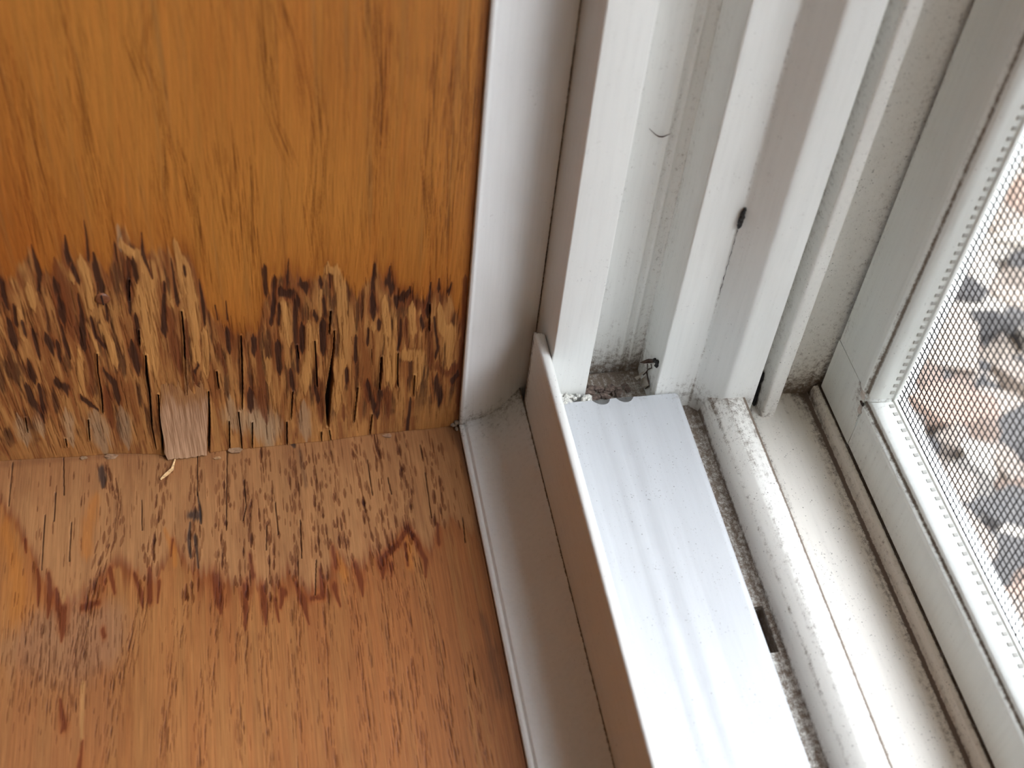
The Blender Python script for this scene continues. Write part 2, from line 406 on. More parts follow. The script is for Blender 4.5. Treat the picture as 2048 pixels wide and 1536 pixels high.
# ------------------------------------------------------------------ the two wooden boards
JAMB_MARKS = """D -128.8,98.4,0.40 -128.8,92.2,1.09 -128.8,87.6,1.93 -130.1,80.9,1.12
D -119.1,101.5,0.41 -119.7,95.7,1.37 -119.5,90.7,2.22
D -119.0,88.7,1.39 -118.4,83.9,1.13
D -113.0,106.5,0.27 -113.4,99.1,0.82 -114.2,92.0,0.83
D -112.4,93.9,0.56 -112.7,84.8,2.26 -112.3,80.7,2.85
D -125.1,81.9,2.52 -125.3,76.5,2.55
B -123.5,84.4,5.59 -123.9,69.7,6.47
D -125.1,73.7,2.85 -125.6,69.4,2.87
D -139.9,84.6,2.19 -140.5,79.3,1.66 -140.3,74.6,0.84
D -141.4,67.2,1.98 -141.8,59.7,2.58
D -138.5,74.4,1.12 -139.3,67.4,1.13
D -137.5,67.2,1.14 -137.6,63.0,1.15
D -135.2,61.9,2.02 -135.5,53.1,1.46
D -131.8,58.6,2.62 -131.2,57.2,2.92
D -129.1,56.9,1.46 -129.6,51.0,1.48
D -126.5,64.5,1.01 -126.7,58.0,1.32 -126.5,50.6,0.45
D -119.5,77.8,0.57 -119.7,71.0,0.86 -120.5,63.2,2.05 -121.6,56.1,2.07
D -117.4,67.3,0.87 -117.2,59.2,1.18 -115.5,54.7,0.75
D -113.2,82.0,0.43 -114.6,72.6,0.43
D -112.2,72.4,0.87 -112.6,66.7,1.02
B -120.3,55.9,2.07 -120.5,48.3,2.70 -122.7,34.5,2.15
D -139.1,48.8,2.06 -139.2,43.7,2.37
D -141.8,38.5,1.49 -141.9,32.1,2.72 -140.1,26.8,3.97
D -138.1,38.7,0.90 -139.3,26.9,1.53
D -132.4,39.0,2.11 -130.4,36.8,2.73
D -126.3,30.8,1.54 -123.9,27.2,1.24 -122.2,24.6,0.63
D -117.3,43.4,1.52 -115.1,36.8,2.16 -115.1,30.3,2.50
B -118.1,30.7,3.73 -119.0,18.2,2.86
D -106.9,52.1,3.03 -106.9,45.0,3.07
D -103.1,89.6,1.70 -104.6,79.3,1.73 -105.6,68.9,0.73
D -101.6,88.9,1.99 -101.9,84.4,2.00
D -104.1,65.8,1.78 -104.7,55.5,0.75
D -94.2,79.5,0.87 -96.3,60.1,2.11
D -97.9,100.8,0.42 -98.5,92.6,1.13 -97.2,83.2,0.43
G -104.1,103.5,1.10 -104.5,96.7,1.67
D -106.0,96.9,0.70 -106.2,90.9,0.70
P -119.6,88.1,1.67 -119.9,85.1,1.68
P -116.2,89.8,2.79 -115.6,83.7,3.11 -116.5,72.8,1.44
P -104.1,96.7,1.95 -100.3,91.4,3.68 -98.2,85.1,5.74 -100.8,71.2,7.06 -101.9,53.8,5.47 -101.7,43.2,3.10
P -137.7,72.2,1.41 -138.7,62.0,1.43
P -132.9,81.2,1.95 -133.1,74.9,1.97
P -119.0,64.8,0.88 -117.9,56.8,1.33 -117.7,52.2,0.90
P -114.6,63.2,2.06 -113.3,55.1,2.99 -113.2,47.6,2.43
P -123.0,53.5,2.08 -125.8,33.2,1.84
G -147.5,19.1,4.30 -147.8,14.7,4.03
G -141.1,21.6,3.39 -141.6,16.9,2.80
G -132.1,20.8,4.05 -133.2,11.8,3.48
G -123.0,14.8,7.00 -123.4,9.0,5.78
G -114.9,17.9,5.43 -115.5,10.0,4.53
D -90.8,90.0,0.29 -91.0,79.8,1.17 -91.1,72.4,1.48
D -93.9,80.1,0.87 -94.2,77.4,0.88
D -87.4,86.4,0.72 -87.4,83.7,0.73
D -83.6,80.6,0.29 -83.4,70.9,1.20 -83.8,62.1,0.76
D -97.0,89.1,0.43 -97.0,83.3,0.43
B -94.7,70.6,1.19 -93.5,64.7,4.50 -94.0,55.9,5.49 -94.4,49.0,5.56 -93.7,41.2,1.88
B -89.3,62.7,1.21 -90.4,47.8,1.24
P -89.0,95.8,1.42 -87.4,83.7,3.79 -86.7,72.4,3.58 -87.0,59.5,3.05 -87.9,46.1,2.81
P -92.6,71.9,1.48 -89.9,74.4,1.18
P -84.4,56.5,2.16 -85.5,40.0,2.22
D -77.2,56.4,2.17 -77.3,49.4,1.57
B -80.5,49.0,2.51 -79.4,38.7,1.28
D -76.5,70.9,0.30 -76.6,62.9,0.61
D -79.9,69.1,0.45 -79.7,63.3,0.46
D -69.3,52.5,1.89 -69.6,47.8,1.91
D -63.8,83.0,1.50 -64.0,73.2,1.22
D -60.6,78.4,0.91 -62.1,68.8,1.54 -62.9,59.9,0.78
B -68.3,45.9,2.56 -68.0,34.1,3.26 -68.8,21.7,4.33 -67.7,12.7,1.36
D -72.3,26.3,2.31 -72.7,20.6,1.99
D -89.0,39.9,1.26 -87.8,42.7,0.94
B -89.2,38.0,1.58 -89.4,33.5,1.28
G -79.0,16.2,6.66 -66.7,10.1,7.84
D -56.3,86.9,0.30 -57.0,79.8,0.91 -57.7,71.4,1.23
D -61.0,79.1,0.91 -61.9,69.0,1.85 -63.3,59.7,0.94
D -59.4,72.7,2.15 -55.7,71.7,2.47
D -53.2,76.0,1.84 -51.6,74.8,2.16
D -54.6,68.3,2.18 -55.6,58.9,1.58 -55.3,47.8,2.26
D -53.6,56.3,1.91 -54.0,47.6,1.94
D -60.3,67.1,0.93 -60.8,59.4,0.94
D -47.1,77.1,1.23 -46.9,75.4,1.24
D -49.5,61.9,1.58 -48.8,60.2,1.27
D -46.2,68.3,1.26 -45.9,61.5,1.27
D -46.8,56.8,2.24 -47.2,45.7,1.96
D -44.1,79.2,0.46 -44.1,74.0,0.62
D -61.7,48.1,2.56 -61.9,38.6,2.28
D -58.3,35.4,1.65 -57.8,29.5,2.33
D -55.7,45.4,0.97 -55.8,36.4,0.99
D -50.5,26.6,1.35 -49.8,21.0,1.36
B -49.3,26.9,3.71 -49.0,14.8,3.44
B -49.3,41.8,1.64 -49.4,38.1,1.32
D -36.3,49.5,1.31 -36.6,39.3,1.34
D -39.7,33.9,1.35 -39.7,29.3,1.36
D -32.8,25.9,2.06 -32.5,20.6,2.08
D -30.0,82.2,0.47 -30.8,74.5,1.42 -30.5,62.9,2.26
B -41.0,15.0,1.74 -41.1,11.5,1.75
P -44.5,81.4,2.15 -42.1,80.1,2.78 -40.7,72.6,3.76 -40.5,60.9,3.20 -40.5,48.8,2.95 -41.0,32.8,3.03 -43.6,16.2,2.07
P -47.0,72.6,0.78 -47.4,62.8,0.95 -49.2,49.7,0.81
P -51.5,56.1,2.24 -51.5,43.7,2.94 -53.9,31.1,4.00
P -59.0,67.6,2.17 -58.1,59.1,3.78 -58.0,51.9,2.24
P -65.5,41.5,1.62 -65.9,32.6,1.64
G -54.6,13.4,5.15 -54.7,7.9,4.85
G -71.3,13.0,7.76 -68.4,9.3,6.81
D -30.5,62.4,3.23 -30.9,66.8,2.24
D -25.3,80.5,0.47 -25.7,74.2,2.86 -24.9,71.3,2.24
D -22.9,65.7,2.59 -21.0,67.1,2.91 -18.9,69.1,1.61
B -18.0,64.1,3.26 -14.0,61.9,3.29
D -12.1,72.3,0.49 -12.4,64.0,0.82 -12.7,60.1,1.98
D -9.5,73.8,0.49 -9.5,69.8,1.30
D -5.4,71.6,0.49 -6.1,68.3,1.31
D -10.5,56.4,0.67 -9.9,51.1,0.84 -8.7,42.0,1.03 -9.4,37.6,0.86
B -12.1,52.5,2.68 -11.0,35.2,2.77
D -21.6,56.4,0.82 -21.5,49.3,1.34 -22.4,42.8,0.67
B -19.9,54.6,2.32 -19.2,40.7,1.36
D -14.9,56.4,1.33 -14.4,52.8,1.34
D -32.3,52.8,0.98 -32.5,47.1,0.99
D -28.8,56.2,1.31 -28.8,53.9,0.99
D -28.5,21.4,2.09 -29.3,11.6,2.12
B -25.8,20.5,2.79 -25.3,11.0,2.13
D -32.6,26.6,1.72 -30.6,15.3,2.45
D -8.6,24.1,3.18 -7.4,16.8,3.22
B -8.8,31.9,2.44 -5.2,28.4,2.46 -1.9,31.6,2.46
D -3.0,24.7,1.78 -1.3,27.1,1.77
D -17.7,15.4,1.78 -18.5,0.6,1.09
B -1.3,44.8,1.37 -0.1,27.8,1.42
B -1.1,72.8,1.63 -0.2,39.7,1.74 -0.1,13.7,2.18
P -26.9,65.0,2.26 -26.1,55.2,2.63 -24.6,43.1,3.70 -24.2,30.7,4.47
P -30.1,59.8,1.95 -30.5,55.2,1.96
P -17.9,61.1,2.30 -17.4,51.2,2.34
P -9.0,60.2,1.99 -7.9,52.1,2.70 -5.2,48.2,4.42 -4.7,35.8,3.13
P -20.0,39.6,3.06 -15.1,39.0,3.42 -15.5,26.3,3.15
K -103.5,49.3,0.38 -104.4,40.1,0.78 -104.7,30.5,0.47 -106.1,13.8,0.32 -106.1,3.2,0.33
K -102.0,30.1,0.32 -102.8,20.2,0.48 -103.0,10.7,0.98 -103.6,1.1,1.50
K -118.1,51.7,0.22 -119.2,43.6,0.30 -119.7,32.4,0.39 -120.9,22.7,0.24
K -126.0,20.0,0.24 -127.3,9.0,0.24
K -134.9,10.7,0.24 -135.3,6.1,0.24
K -145.4,23.4,0.15 -146.1,16.0,0.15
K -90.2,67.9,0.22 -90.8,55.6,0.46 -92.1,41.0,0.47 -93.3,25.9,0.16
K -73.1,55.0,0.23 -73.7,42.7,0.48 -74.5,30.9,0.41 -75.5,19.9,0.25
K -85.7,29.8,0.32 -86.8,15.4,0.66 -88.6,-0.3,0.68
K -82.2,39.1,0.24 -82.3,30.9,0.24
K -80.3,14.5,0.33 -81.5,-1.3,0.34
K -72.6,12.6,0.25 -73.7,-1.6,0.29
K -76.8,18.5,0.17 -77.1,-1.1,0.17
K -44.2,63.1,0.48 -44.9,52.8,0.32
K -43.2,54.0,0.32 -43.7,45.3,0.57 -44.8,36.5,0.83 -45.3,30.0,1.85 -46.2,21.8,1.88 -46.8,7.4,0.87
K -58.1,26.2,0.42 -59.3,12.7,0.43
K -49.7,49.8,0.24 -49.8,27.8,0.25
K -36.0,25.2,0.26 -37.5,8.0,0.26
K -31.1,10.7,0.44 -32.2,-2.0,0.45
K -49.2,4.7,0.35 -49.5,-4.0,0.36
K -60.9,11.3,0.26 -61.6,-2.3,0.26
K -46.4,5.1,0.21 -45.7,-3.5,0.21
K -27.8,39.7,0.51 -28.0,32.5,0.77 -28.5,23.5,0.52
K -16.4,29.0,0.26 -16.5,18.8,0.27
K -22.3,41.1,0.17 -22.2,24.0,0.17
K -12.1,62.6,0.20 -12.0,50.9,0.20
K -103.9,82.6,0.29 -105.0,74.2,0.22
K -104.1,60.9,0.22 -104.7,54.1,0.23
K -55.6,48.5,0.24 -55.3,42.5,0.24"""
JAMB_LINE = [(-140.1, 86.0), (-135.7, 86.6), (-129.5, 96.9), (-128.3, 88.9), (-124.3, 87.5), (-119.5, 99.0), (-117.9, 92.0), (-112.9, 92.5), (-109.5, 87.2), (-105.0, 100.7), (-102.8, 103.4), (-100.7, 98.4), (-97.7, 94.2), (-90.7, 93.6), (-85.4, 89.1), (-83.3, 80.6), (-82.3, 67.5), (-79.0, 62.7), (-74.0, 56.5), (-67.8, 55.8), (-64.5, 70.1), (-61.7, 78.5), (-56.9, 81.3), (-51.7, 77.6), (-47.1, 78.2), (-43.1, 82.7), (-39.4, 77.5), (-35.5, 69.5), (-31.9, 75.7), (-30.0, 80.9), (-27.6, 75.3), (-24.5, 78.2), (-22.0, 70.3), (-13.8, 63.9), (-12.0, 70.5), (-9.1, 70.2), (-5.8, 68.8), (-1.8, 54.5), (3.4, 51.6)]
JAMB_BANDS = [[(-123.6, 163.8), (-125.3, 144.1), (-126.5, 119.0), (-127.4, 100.6)], [(-119.8, 153.2), (-120.7, 132.4), (-120.4, 109.5), (-120.0, 100.0)], [(-107.4, 177.4), (-107.0, 155.7), (-107.0, 133.3), (-106.2, 108.4), (-106.3, 98.8)], [(-86.8, 176.7), (-91.2, 162.5), (-88.2, 151.7), (-87.7, 140.4)], [(-87.7, 135.4), (-90.5, 118.2), (-89.3, 99.4), (-88.3, 89.3)], [(-85.1, 135.3), (-82.9, 124.8), (-81.4, 106.4), (-81.8, 80.4)], [(-74.3, 129.5), (-73.8, 111.5), (-73.8, 96.1)], [(-69.0, 127.4), (-69.9, 107.4), (-70.8, 87.7)], [(-57.6, 175.7), (-58.1, 158.0), (-56.1, 137.0), (-52.4, 128.1)], [(-53.9, 175.6), (-49.6, 160.7), (-46.2, 144.7), (-45.4, 127.7), (-48.4, 105.8), (-46.7, 89.7), (-47.0, 81.4)], [(-31.1, 174.9), (-28.5, 152.0), (-29.9, 126.7), (-30.7, 104.4), (-30.7, 88.3)], [(-27.9, 174.8), (-27.8, 147.1), (-29.2, 130.2)], [(-13.0, 174.3), (-13.5, 151.3), (-14.5, 116.6), (-11.6, 97.0), (-10.8, 73.7)], [(-5.3, 165.0), (-4.7, 142.6), (-5.6, 116.0)], [(-2.1, 168.0), (-1.6, 149.1), (-1.6, 124.9)], [(-65.2, 123.6), (-66.1, 101.4), (-67.5, 70.4)], [(-9.0, 159.0), (-8.2, 125.3), (-8.1, 86.4)]]
SILL_MARKS = """R -143.4,-44.3,0.62 -142.5,-52.0,1.22 -142.5,-57.9,0.45
R -139.9,-46.7,1.23 -139.1,-54.3,2.13 -139.4,-62.6,0.45
R -137.3,-52.7,0.92 -136.2,-59.3,1.82 -135.0,-60.8,2.72 -134.7,-66.8,2.10 -134.9,-71.6,0.59
R -120.9,-47.3,1.56 -119.2,-56.1,0.77
R -113.1,-50.2,1.25 -111.4,-57.1,1.55 -110.6,-62.8,0.46
R -108.4,-48.9,1.26 -108.3,-60.3,1.54
R -105.6,-54.1,1.25 -106.0,-61.5,0.46
R -101.2,-38.1,0.80 -101.7,-44.3,0.48
R -88.0,-55.5,3.15 -87.1,-62.2,2.81 -86.6,-67.9,0.77
R -78.6,-59.6,2.20 -78.9,-68.0,1.86 -79.3,-74.9,0.61
R -73.2,-61.2,1.58 -72.7,-67.9,2.18 -72.8,-74.0,0.62
R -69.4,-65.5,1.26 -68.7,-73.6,0.47
R -66.6,-63.1,2.21 -68.0,-68.5,0.78
R -62.7,-59.8,1.59 -60.8,-66.7,1.89 -59.4,-75.8,0.47
R -58.1,-66.5,1.26 -54.4,-66.0,1.27
R -50.1,-63.3,1.91 -49.1,-70.5,0.63
R -42.8,-55.6,1.62 -41.6,-62.6,1.93 -41.6,-67.7,0.48
R -33.8,-55.8,2.94 -34.3,-61.6,0.81
R -31.0,-57.1,1.31 -31.5,-61.4,0.49
R -27.4,-48.6,1.33 -23.8,-43.1,1.51 -21.3,-49.3,1.66 -19.7,-56.6,1.65 -20.3,-62.8,0.65
R -33.0,-53.3,1.64 -28.0,-49.5,1.32
R -25.5,-49.8,0.99 -25.7,-57.8,0.82
R -76.5,-47.2,0.96 -76.0,-55.1,1.59
R -49.5,-47.7,1.31 -49.0,-54.8,1.62
R -13.6,-43.1,1.01 -14.1,-50.3,1.33
R -54.3,-56.0,0.97 -54.2,-64.7,1.59
R -148.0,-32.4,0.94 -147.4,-37.0,0.47
R -129.0,-60.3,1.52 -124.4,-59.1,1.53
R -127.3,-106.0,0.42 -127.7,-111.9,1.12 -128.1,-115.6,1.52
R -134.3,-91.8,0.72 -132.8,-100.1,1.99 -133.5,-102.4,0.56
R -122.6,-69.7,1.20 -122.1,-71.5,1.20
A -95.4,-28.6,1.96 -92.5,-29.0,2.95
A -92.8,-19.5,0.50 -92.1,-26.9,0.98 -91.9,-32.1,0.81
A -95.5,-31.7,0.65 -96.1,-38.7,1.45 -95.5,-45.1,0.96
A -93.8,-38.0,1.45 -93.2,-49.9,0.63
A -124.7,-5.4,1.99 -124.0,-9.8,2.47 -124.0,-12.8,1.31
A -104.3,1.2,1.70 -103.4,-1.4,1.69
A -59.8,-1.1,1.57 -59.0,-2.6,1.39
S -57.2,-6.2,2.08 -56.2,-20.8,1.36
S -2.3,-2.8,3.60 -0.0,-11.9,2.85 0.5,-25.5,2.09
S -3.8,-96.4,4.69 -3.3,-106.9,3.99
S -4.4,-80.8,2.24 -3.2,-92.9,2.51
S 0.1,-40.6,1.19 0.1,-49.0,1.18
O -126.4,-18.5,3.58 -128.0,-28.6,5.76 -128.6,-38.5,4.09
O -154.6,-27.2,4.72 -150.4,-43.4,6.16 -147.8,-58.7,9.03
O -101.2,-39.1,2.24 -100.5,-48.0,1.90
O -103.6,-33.7,1.29 -101.2,-42.0,2.87
O -49.0,-50.8,2.61 -46.4,-59.0,3.22
O -24.3,-46.9,2.33 -25.2,-57.9,3.27
P -127.8,-87.7,1.45 -127.9,-97.6,1.43 -127.6,-105.3,0.85
P -135.2,-55.8,1.83 -134.6,-59.6,0.76
K -142.3,-22.7,0.24 -142.2,-44.5,0.28
K -133.8,-26.8,0.24 -133.8,-42.1,0.25
K -139.4,-13.7,0.49 -139.3,-25.5,0.40
K -111.2,-20.4,0.26 -111.0,-32.8,0.22
K -154.2,1.0,0.23 -154.2,-17.5,0.19
K -137.5,1.2,0.25 -136.6,-15.1,0.24
K -34.2,-12.4,0.35 -34.0,-27.8,0.34
K -28.0,-20.9,0.28 -27.5,-28.2,0.27
K -14.7,-20.3,0.35 -15.2,-39.8,0.34
K -67.1,-26.9,0.33 -66.9,-40.0,0.33
K -59.3,-35.2,0.25 -59.9,-50.4,0.24
K -55.3,-52.0,0.24 -56.7,-65.3,0.32
K -82.3,-2.1,0.21 -83.8,-36.2,0.24
K -92.3,3.6,0.24 -92.9,-20.5,0.27
K -77.2,-16.0,0.27 -76.8,-26.8,0.25 -78.1,-32.9,0.25
K -4.6,-41.1,0.26 -5.4,-51.4,0.25
K -14.8,-7.9,0.25 -14.7,-13.6,0.25
K -70.5,-35.9,0.25 -71.2,-45.9,0.24"""
SILL_LINE = [(-164.2, -5.3), (-157.0, -15.7), (-153.4, -21.3), (-148.0, -32.0), (-143.4, -44.3), (-139.9, -53.3), (-135.8, -59.4), (-131.3, -57.6), (-126.8, -56.0), (-122.4, -49.0), (-117.8, -45.8), (-114.3, -48.1), (-109.9, -52.6), (-106.8, -54.9), (-103.7, -47.6), (-101.2, -39.1), (-98.1, -46.4), (-92.7, -52.9), (-89.5, -53.3), (-86.5, -57.6), (-78.6, -59.6), (-73.9, -60.2), (-70.9, -62.5), (-67.5, -59.1), (-64.0, -54.8), (-61.2, -60.9), (-58.3, -65.7), (-54.8, -61.8), (-51.4, -59.3), (-48.3, -52.9), (-46.1, -55.1), (-41.4, -57.7), (-37.5, -52.3), (-33.8, -55.8), (-30.5, -49.2), (-23.8, -43.1), (-20.4, -49.5), (-17.5, -52.9), (-13.9, -45.2), (-9.1, -41.6), (-3.8, -46.4), (0.3, -53.1)]
SILL_BANDS = [[(-122.7, -3.9), (-119.1, -19.4), (-120.4, -35.6), (-125.5, -50.5), (-127.3, -65.1), (-130.4, -80.5)], [(-104.3, -6.1), (-106.8, -29.2), (-108.4, -45.0), (-109.9, -60.1), (-113.6, -72.4), (-117.1, -84.1), (-119.0, -100.5), (-121.4, -115.2)], [(-93.3, -5.3), (-94.8, -42.9), (-96.7, -61.9), (-100.0, -76.0), (-103.1, -96.2), (-104.7, -117.7)], [(-83.7, -8.6), (-84.2, -23.7), (-85.7, -44.0), (-87.0, -63.2), (-90.3, -84.4), (-92.6, -102.6), (-93.4, -119.4)], [(-76.3, -7.3), (-76.7, -24.7), (-78.0, -45.0), (-78.8, -64.3), (-80.9, -82.2), (-82.8, -102.4), (-82.8, -120.9)], [(-69.2, -3.7), (-69.6, -25.5), (-69.9, -46.1), (-71.8, -65.2), (-73.6, -83.2), (-73.9, -103.7), (-74.3, -122.2)], [(-60.0, -9.3), (-60.4, -26.7), (-61.0, -47.2), (-62.4, -66.5), (-64.1, -84.5), (-65.1, -104.9), (-65.3, -123.5)], [(-52.8, -5.6), (-52.5, -27.7), (-53.7, -48.2), (-53.7, -67.6), (-55.2, -85.7), (-56.2, -106.2), (-56.4, -124.8)], [(-46.5, -4.1), (-46.2, -24.2), (-46.4, -41.0), (-45.9, -53.2), (-44.3, -78.2), (-45.5, -104.4), (-45.6, -126.4)], [(-38.4, -2.8), (-37.6, -20.9), (-37.3, -42.2), (-34.9, -58.6), (-34.6, -75.8), (-36.5, -105.6), (-36.9, -127.7)], [(-29.6, -3.8), (-29.9, -21.8), (-30.4, -41.0), (-30.4, -55.2), (-28.2, -76.7), (-29.7, -106.6), (-30.4, -128.6)], [(-21.3, -2.4), (-21.2, -22.9), (-23.4, -39.8), (-23.0, -56.2), (-20.5, -85.1), (-20.6, -107.9), (-20.2, -130.1)], [(-10.9, -6.0), (-11.4, -24.1), (-13.6, -43.1), (-11.8, -91.7), (-11.7, -116.7), (-11.4, -131.4)]]
CREASE = [(-158.1, -2.2), (-133.6, -1.11), (-118.6, -0.89), (-105.1, 1.34), (-88.1, 2.7), (-63.8, 2.27), (-46.1, 2.06), (-31.8, 0.92), (-11.9, 0.93), (-0.0, -0.0)]

RNG = np.random.default_rng(7)
TAB = RNG.random((512, 512))

def vnoise(x, y, seed=0):
    x = np.asarray(x, float) + seed * 17.31
    y = np.asarray(y, float) + seed * 31.77
    xi = np.floor(x).astype(int); yi = np.floor(y).astype(int)
    fx = x - xi; fy = y - yi
    fx = fx * fx * (3 - 2 * fx); fy = fy * fy * (3 - 2 * fy)
    g = lambda a, b: TAB[a % 512, b % 512]
    return (g(xi, yi) * (1 - fx) + g(xi + 1, yi) * fx) * (1 - fy) + (g(xi, yi + 1) * (1 - fx) + g(xi + 1, yi + 1) * fx) * fy

def fbm(x, y, seed=0, octaves=4):
    t, a, s = 0, 0.5, 0
    for k in range(octaves):
        t = t + a * vnoise(x * 2 ** k, y * 2 ** k, seed + k * 3)
        s += a
        a *= 0.55
    return t / s

def sstep(a, b, v):
    t = np.clip((v - a) / (b - a), 0, 1)
    return t * t * (3 - 2 * t)

class Board:
    """a grid in board millimetres: us = across, vs = along the grain"""
    def __init__(self, us, vs):
        self.us, self.vs = us, vs
        self.U, self.V = np.meshgrid(us, vs)
        self.col = np.zeros(self.U.shape + (3,))
        self.h = np.zeros_like(self.U)
        self.matt = np.full(self.U.shape, 0.42)
    def window(self, pts, pad):
        u = [p[0] for p in pts]; v = [p[1] for p in pts]
        i0, i1 = np.searchsorted(self.us, (min(u) - pad, max(u) + pad))
        j0, j1 = np.searchsorted(self.vs, (min(v) - pad, max(v) + pad))
        return slice(j0, j1), slice(i0, i1)
    def dist(self, pts, pad=None, ends=0.35):
        """distance to a polyline over its local half width"""
        w = max(p[2] for p in pts)
        sl = self.window(pts, (pad or w) + w)
        U, V = self.U[sl], self.V[sl]
        q = np.full(U.shape, 9.0)
        for (u0, v0, w0), (u1, v1, w1) in zip(pts[:-1], pts[1:]):
            du, dv = u1 - u0, v1 - v0
            L2 = du * du + dv * dv + 1e-9
            t = np.clip(((U - u0) * du + (V - v0) * dv) / L2, 0, 1)
            # blobs are drawn out along the grain
            d = np.hypot(U - (u0 + t * du), (V - (v0 + t * dv)) * ends)
            q = np.minimum(q, d / np.maximum((w0 + t * (w1 - w0)) / 2, 0.05))
        return sl, q
    def paint(self, sl, a, c, mul=False):
        a = a[..., None]
        cc = self.col[sl]
        self.col[sl] = cc * (1 - a) + (cc * c if mul else c) * a
    def dash(self, u, v, length, width, slope, c, alpha, depth):
        pts = [(u, v, width * 0.4), (u + slope * length * 0.5, v + length * 0.5, width), (u + slope * length, v + length, width * 0.4)]
        sl, q = self.dist(pts, pad=width, ends=1.0)
        if q.size == 0:
            return
        a = sstep(1.3, 0.6, q) * alpha
        self.paint(sl, a, c, True)
        self.h[sl] -= depth * a
    def band(self, poly, n, spread, length, width, c, alpha, depth, rnd):
        P = np.array(poly)
        seg = np.hypot(*np.diff(P, axis=0).T)
        cum = np.concatenate([[0], np.cumsum(seg)])
        for i in range(n):
            t = rnd.random() * cum[-1]
            k = min(np.searchsorted(cum, t, side='right') - 1, len(seg) - 1)
            f = (t - cum[k]) / seg[k]
            p = P[k] * (1 - f) + P[k + 1] * f
            d = P[k + 1] - P[k]
            sl = d[0] / d[1] if abs(d[1]) > 1e-6 else 0
            sl = float(np.clip(sl, -0.5, 0.5)) * 0.6
            L = length * rnd.uniform(0.4, 1.6)
            self.dash(p[0] + rnd.gauss(0, spread), p[1] - L / 2, L, width * rnd.uniform(0.6, 1.4), sl, c, alpha * rnd.uniform(0.5, 1.0), depth)

def drawn_out(pts):
    """let a stroke run out to a point along the grain at both ends"""
    sg = 1 if pts[0][1] >= pts[-1][1] else -1
    (u0, v0, w0), (u1, v1, w1) = pts[0], pts[-1]
    return [(u0, v0 + sg * 1.7 * w0, 0.12)] + list(pts) + [(u1, v1 - sg * 1.9 * w1, 0.12)]

def parse(txt):
    out = []
    for ln in txt.strip().split('\n'):
        p = ln.split()
        out.append((p[0], [tuple(float(c) for c in q.split(',')) for q in p[1:]]))
    return out

def board_mesh(name, b, place, back):
    """front grid plus a skirt that gives the board its thickness"""
    P = place(b.U, b.V, b.h)                         # (ny, nx, 3)
    P = np.pad(P, ((1, 1), (1, 1), (0, 0)), mode='edge')
    for idx in ((0, slice(None)), (-1, slice(None)), (slice(None), 0), (slice(None), -1)):
        P[idx] = back(P[idx])
    col = np.pad(b.col, ((1, 1), (1, 1), (0, 0)), mode='edge')
    mt = np.pad(b.matt, 1, mode='edge')
    ny, nx = P.shape[:2]
    idx = np.arange(ny * nx).reshape(ny, nx)
    q = np.stack([idx[:-1, :-1], idx[:-1, 1:], idx[1:, 1:], idx[1:, :-1]], -1).reshape(-1, 4)
    me = bpy.data.meshes.new(name)
    me.vertices.add(ny * nx)
    me.vertices.foreach_set('co', (P.reshape(-1, 3) * S).astype(np.float32).ravel())
    me.loops.add(q.size)
    me.loops.foreach_set('vertex_index', q.ravel().astype(np.int32))
    me.polygons.add(len(q))
    me.polygons.foreach_set('loop_start', (np.arange(len(q)) * 4).astype(np.int32))
    me.update(calc_edges=True)
    me.polygons.foreach_set('use_smooth', np.ones(len(q), bool))
    a = me.attributes.new('wood', 'FLOAT_COLOR', 'POINT')
    rg = np.concatenate([np.clip(col, 0.002, 1), np.ones(col.shape[:2] + (1,))], -1)
    a.data.foreach_set('color', rg.reshape(-1).astype(np.float32))
    a = me.attributes.new('matt', 'FLOAT', 'POINT')
    a.data.foreach_set('value', mt.ravel().astype(np.float32))
    me.validate()
    return me

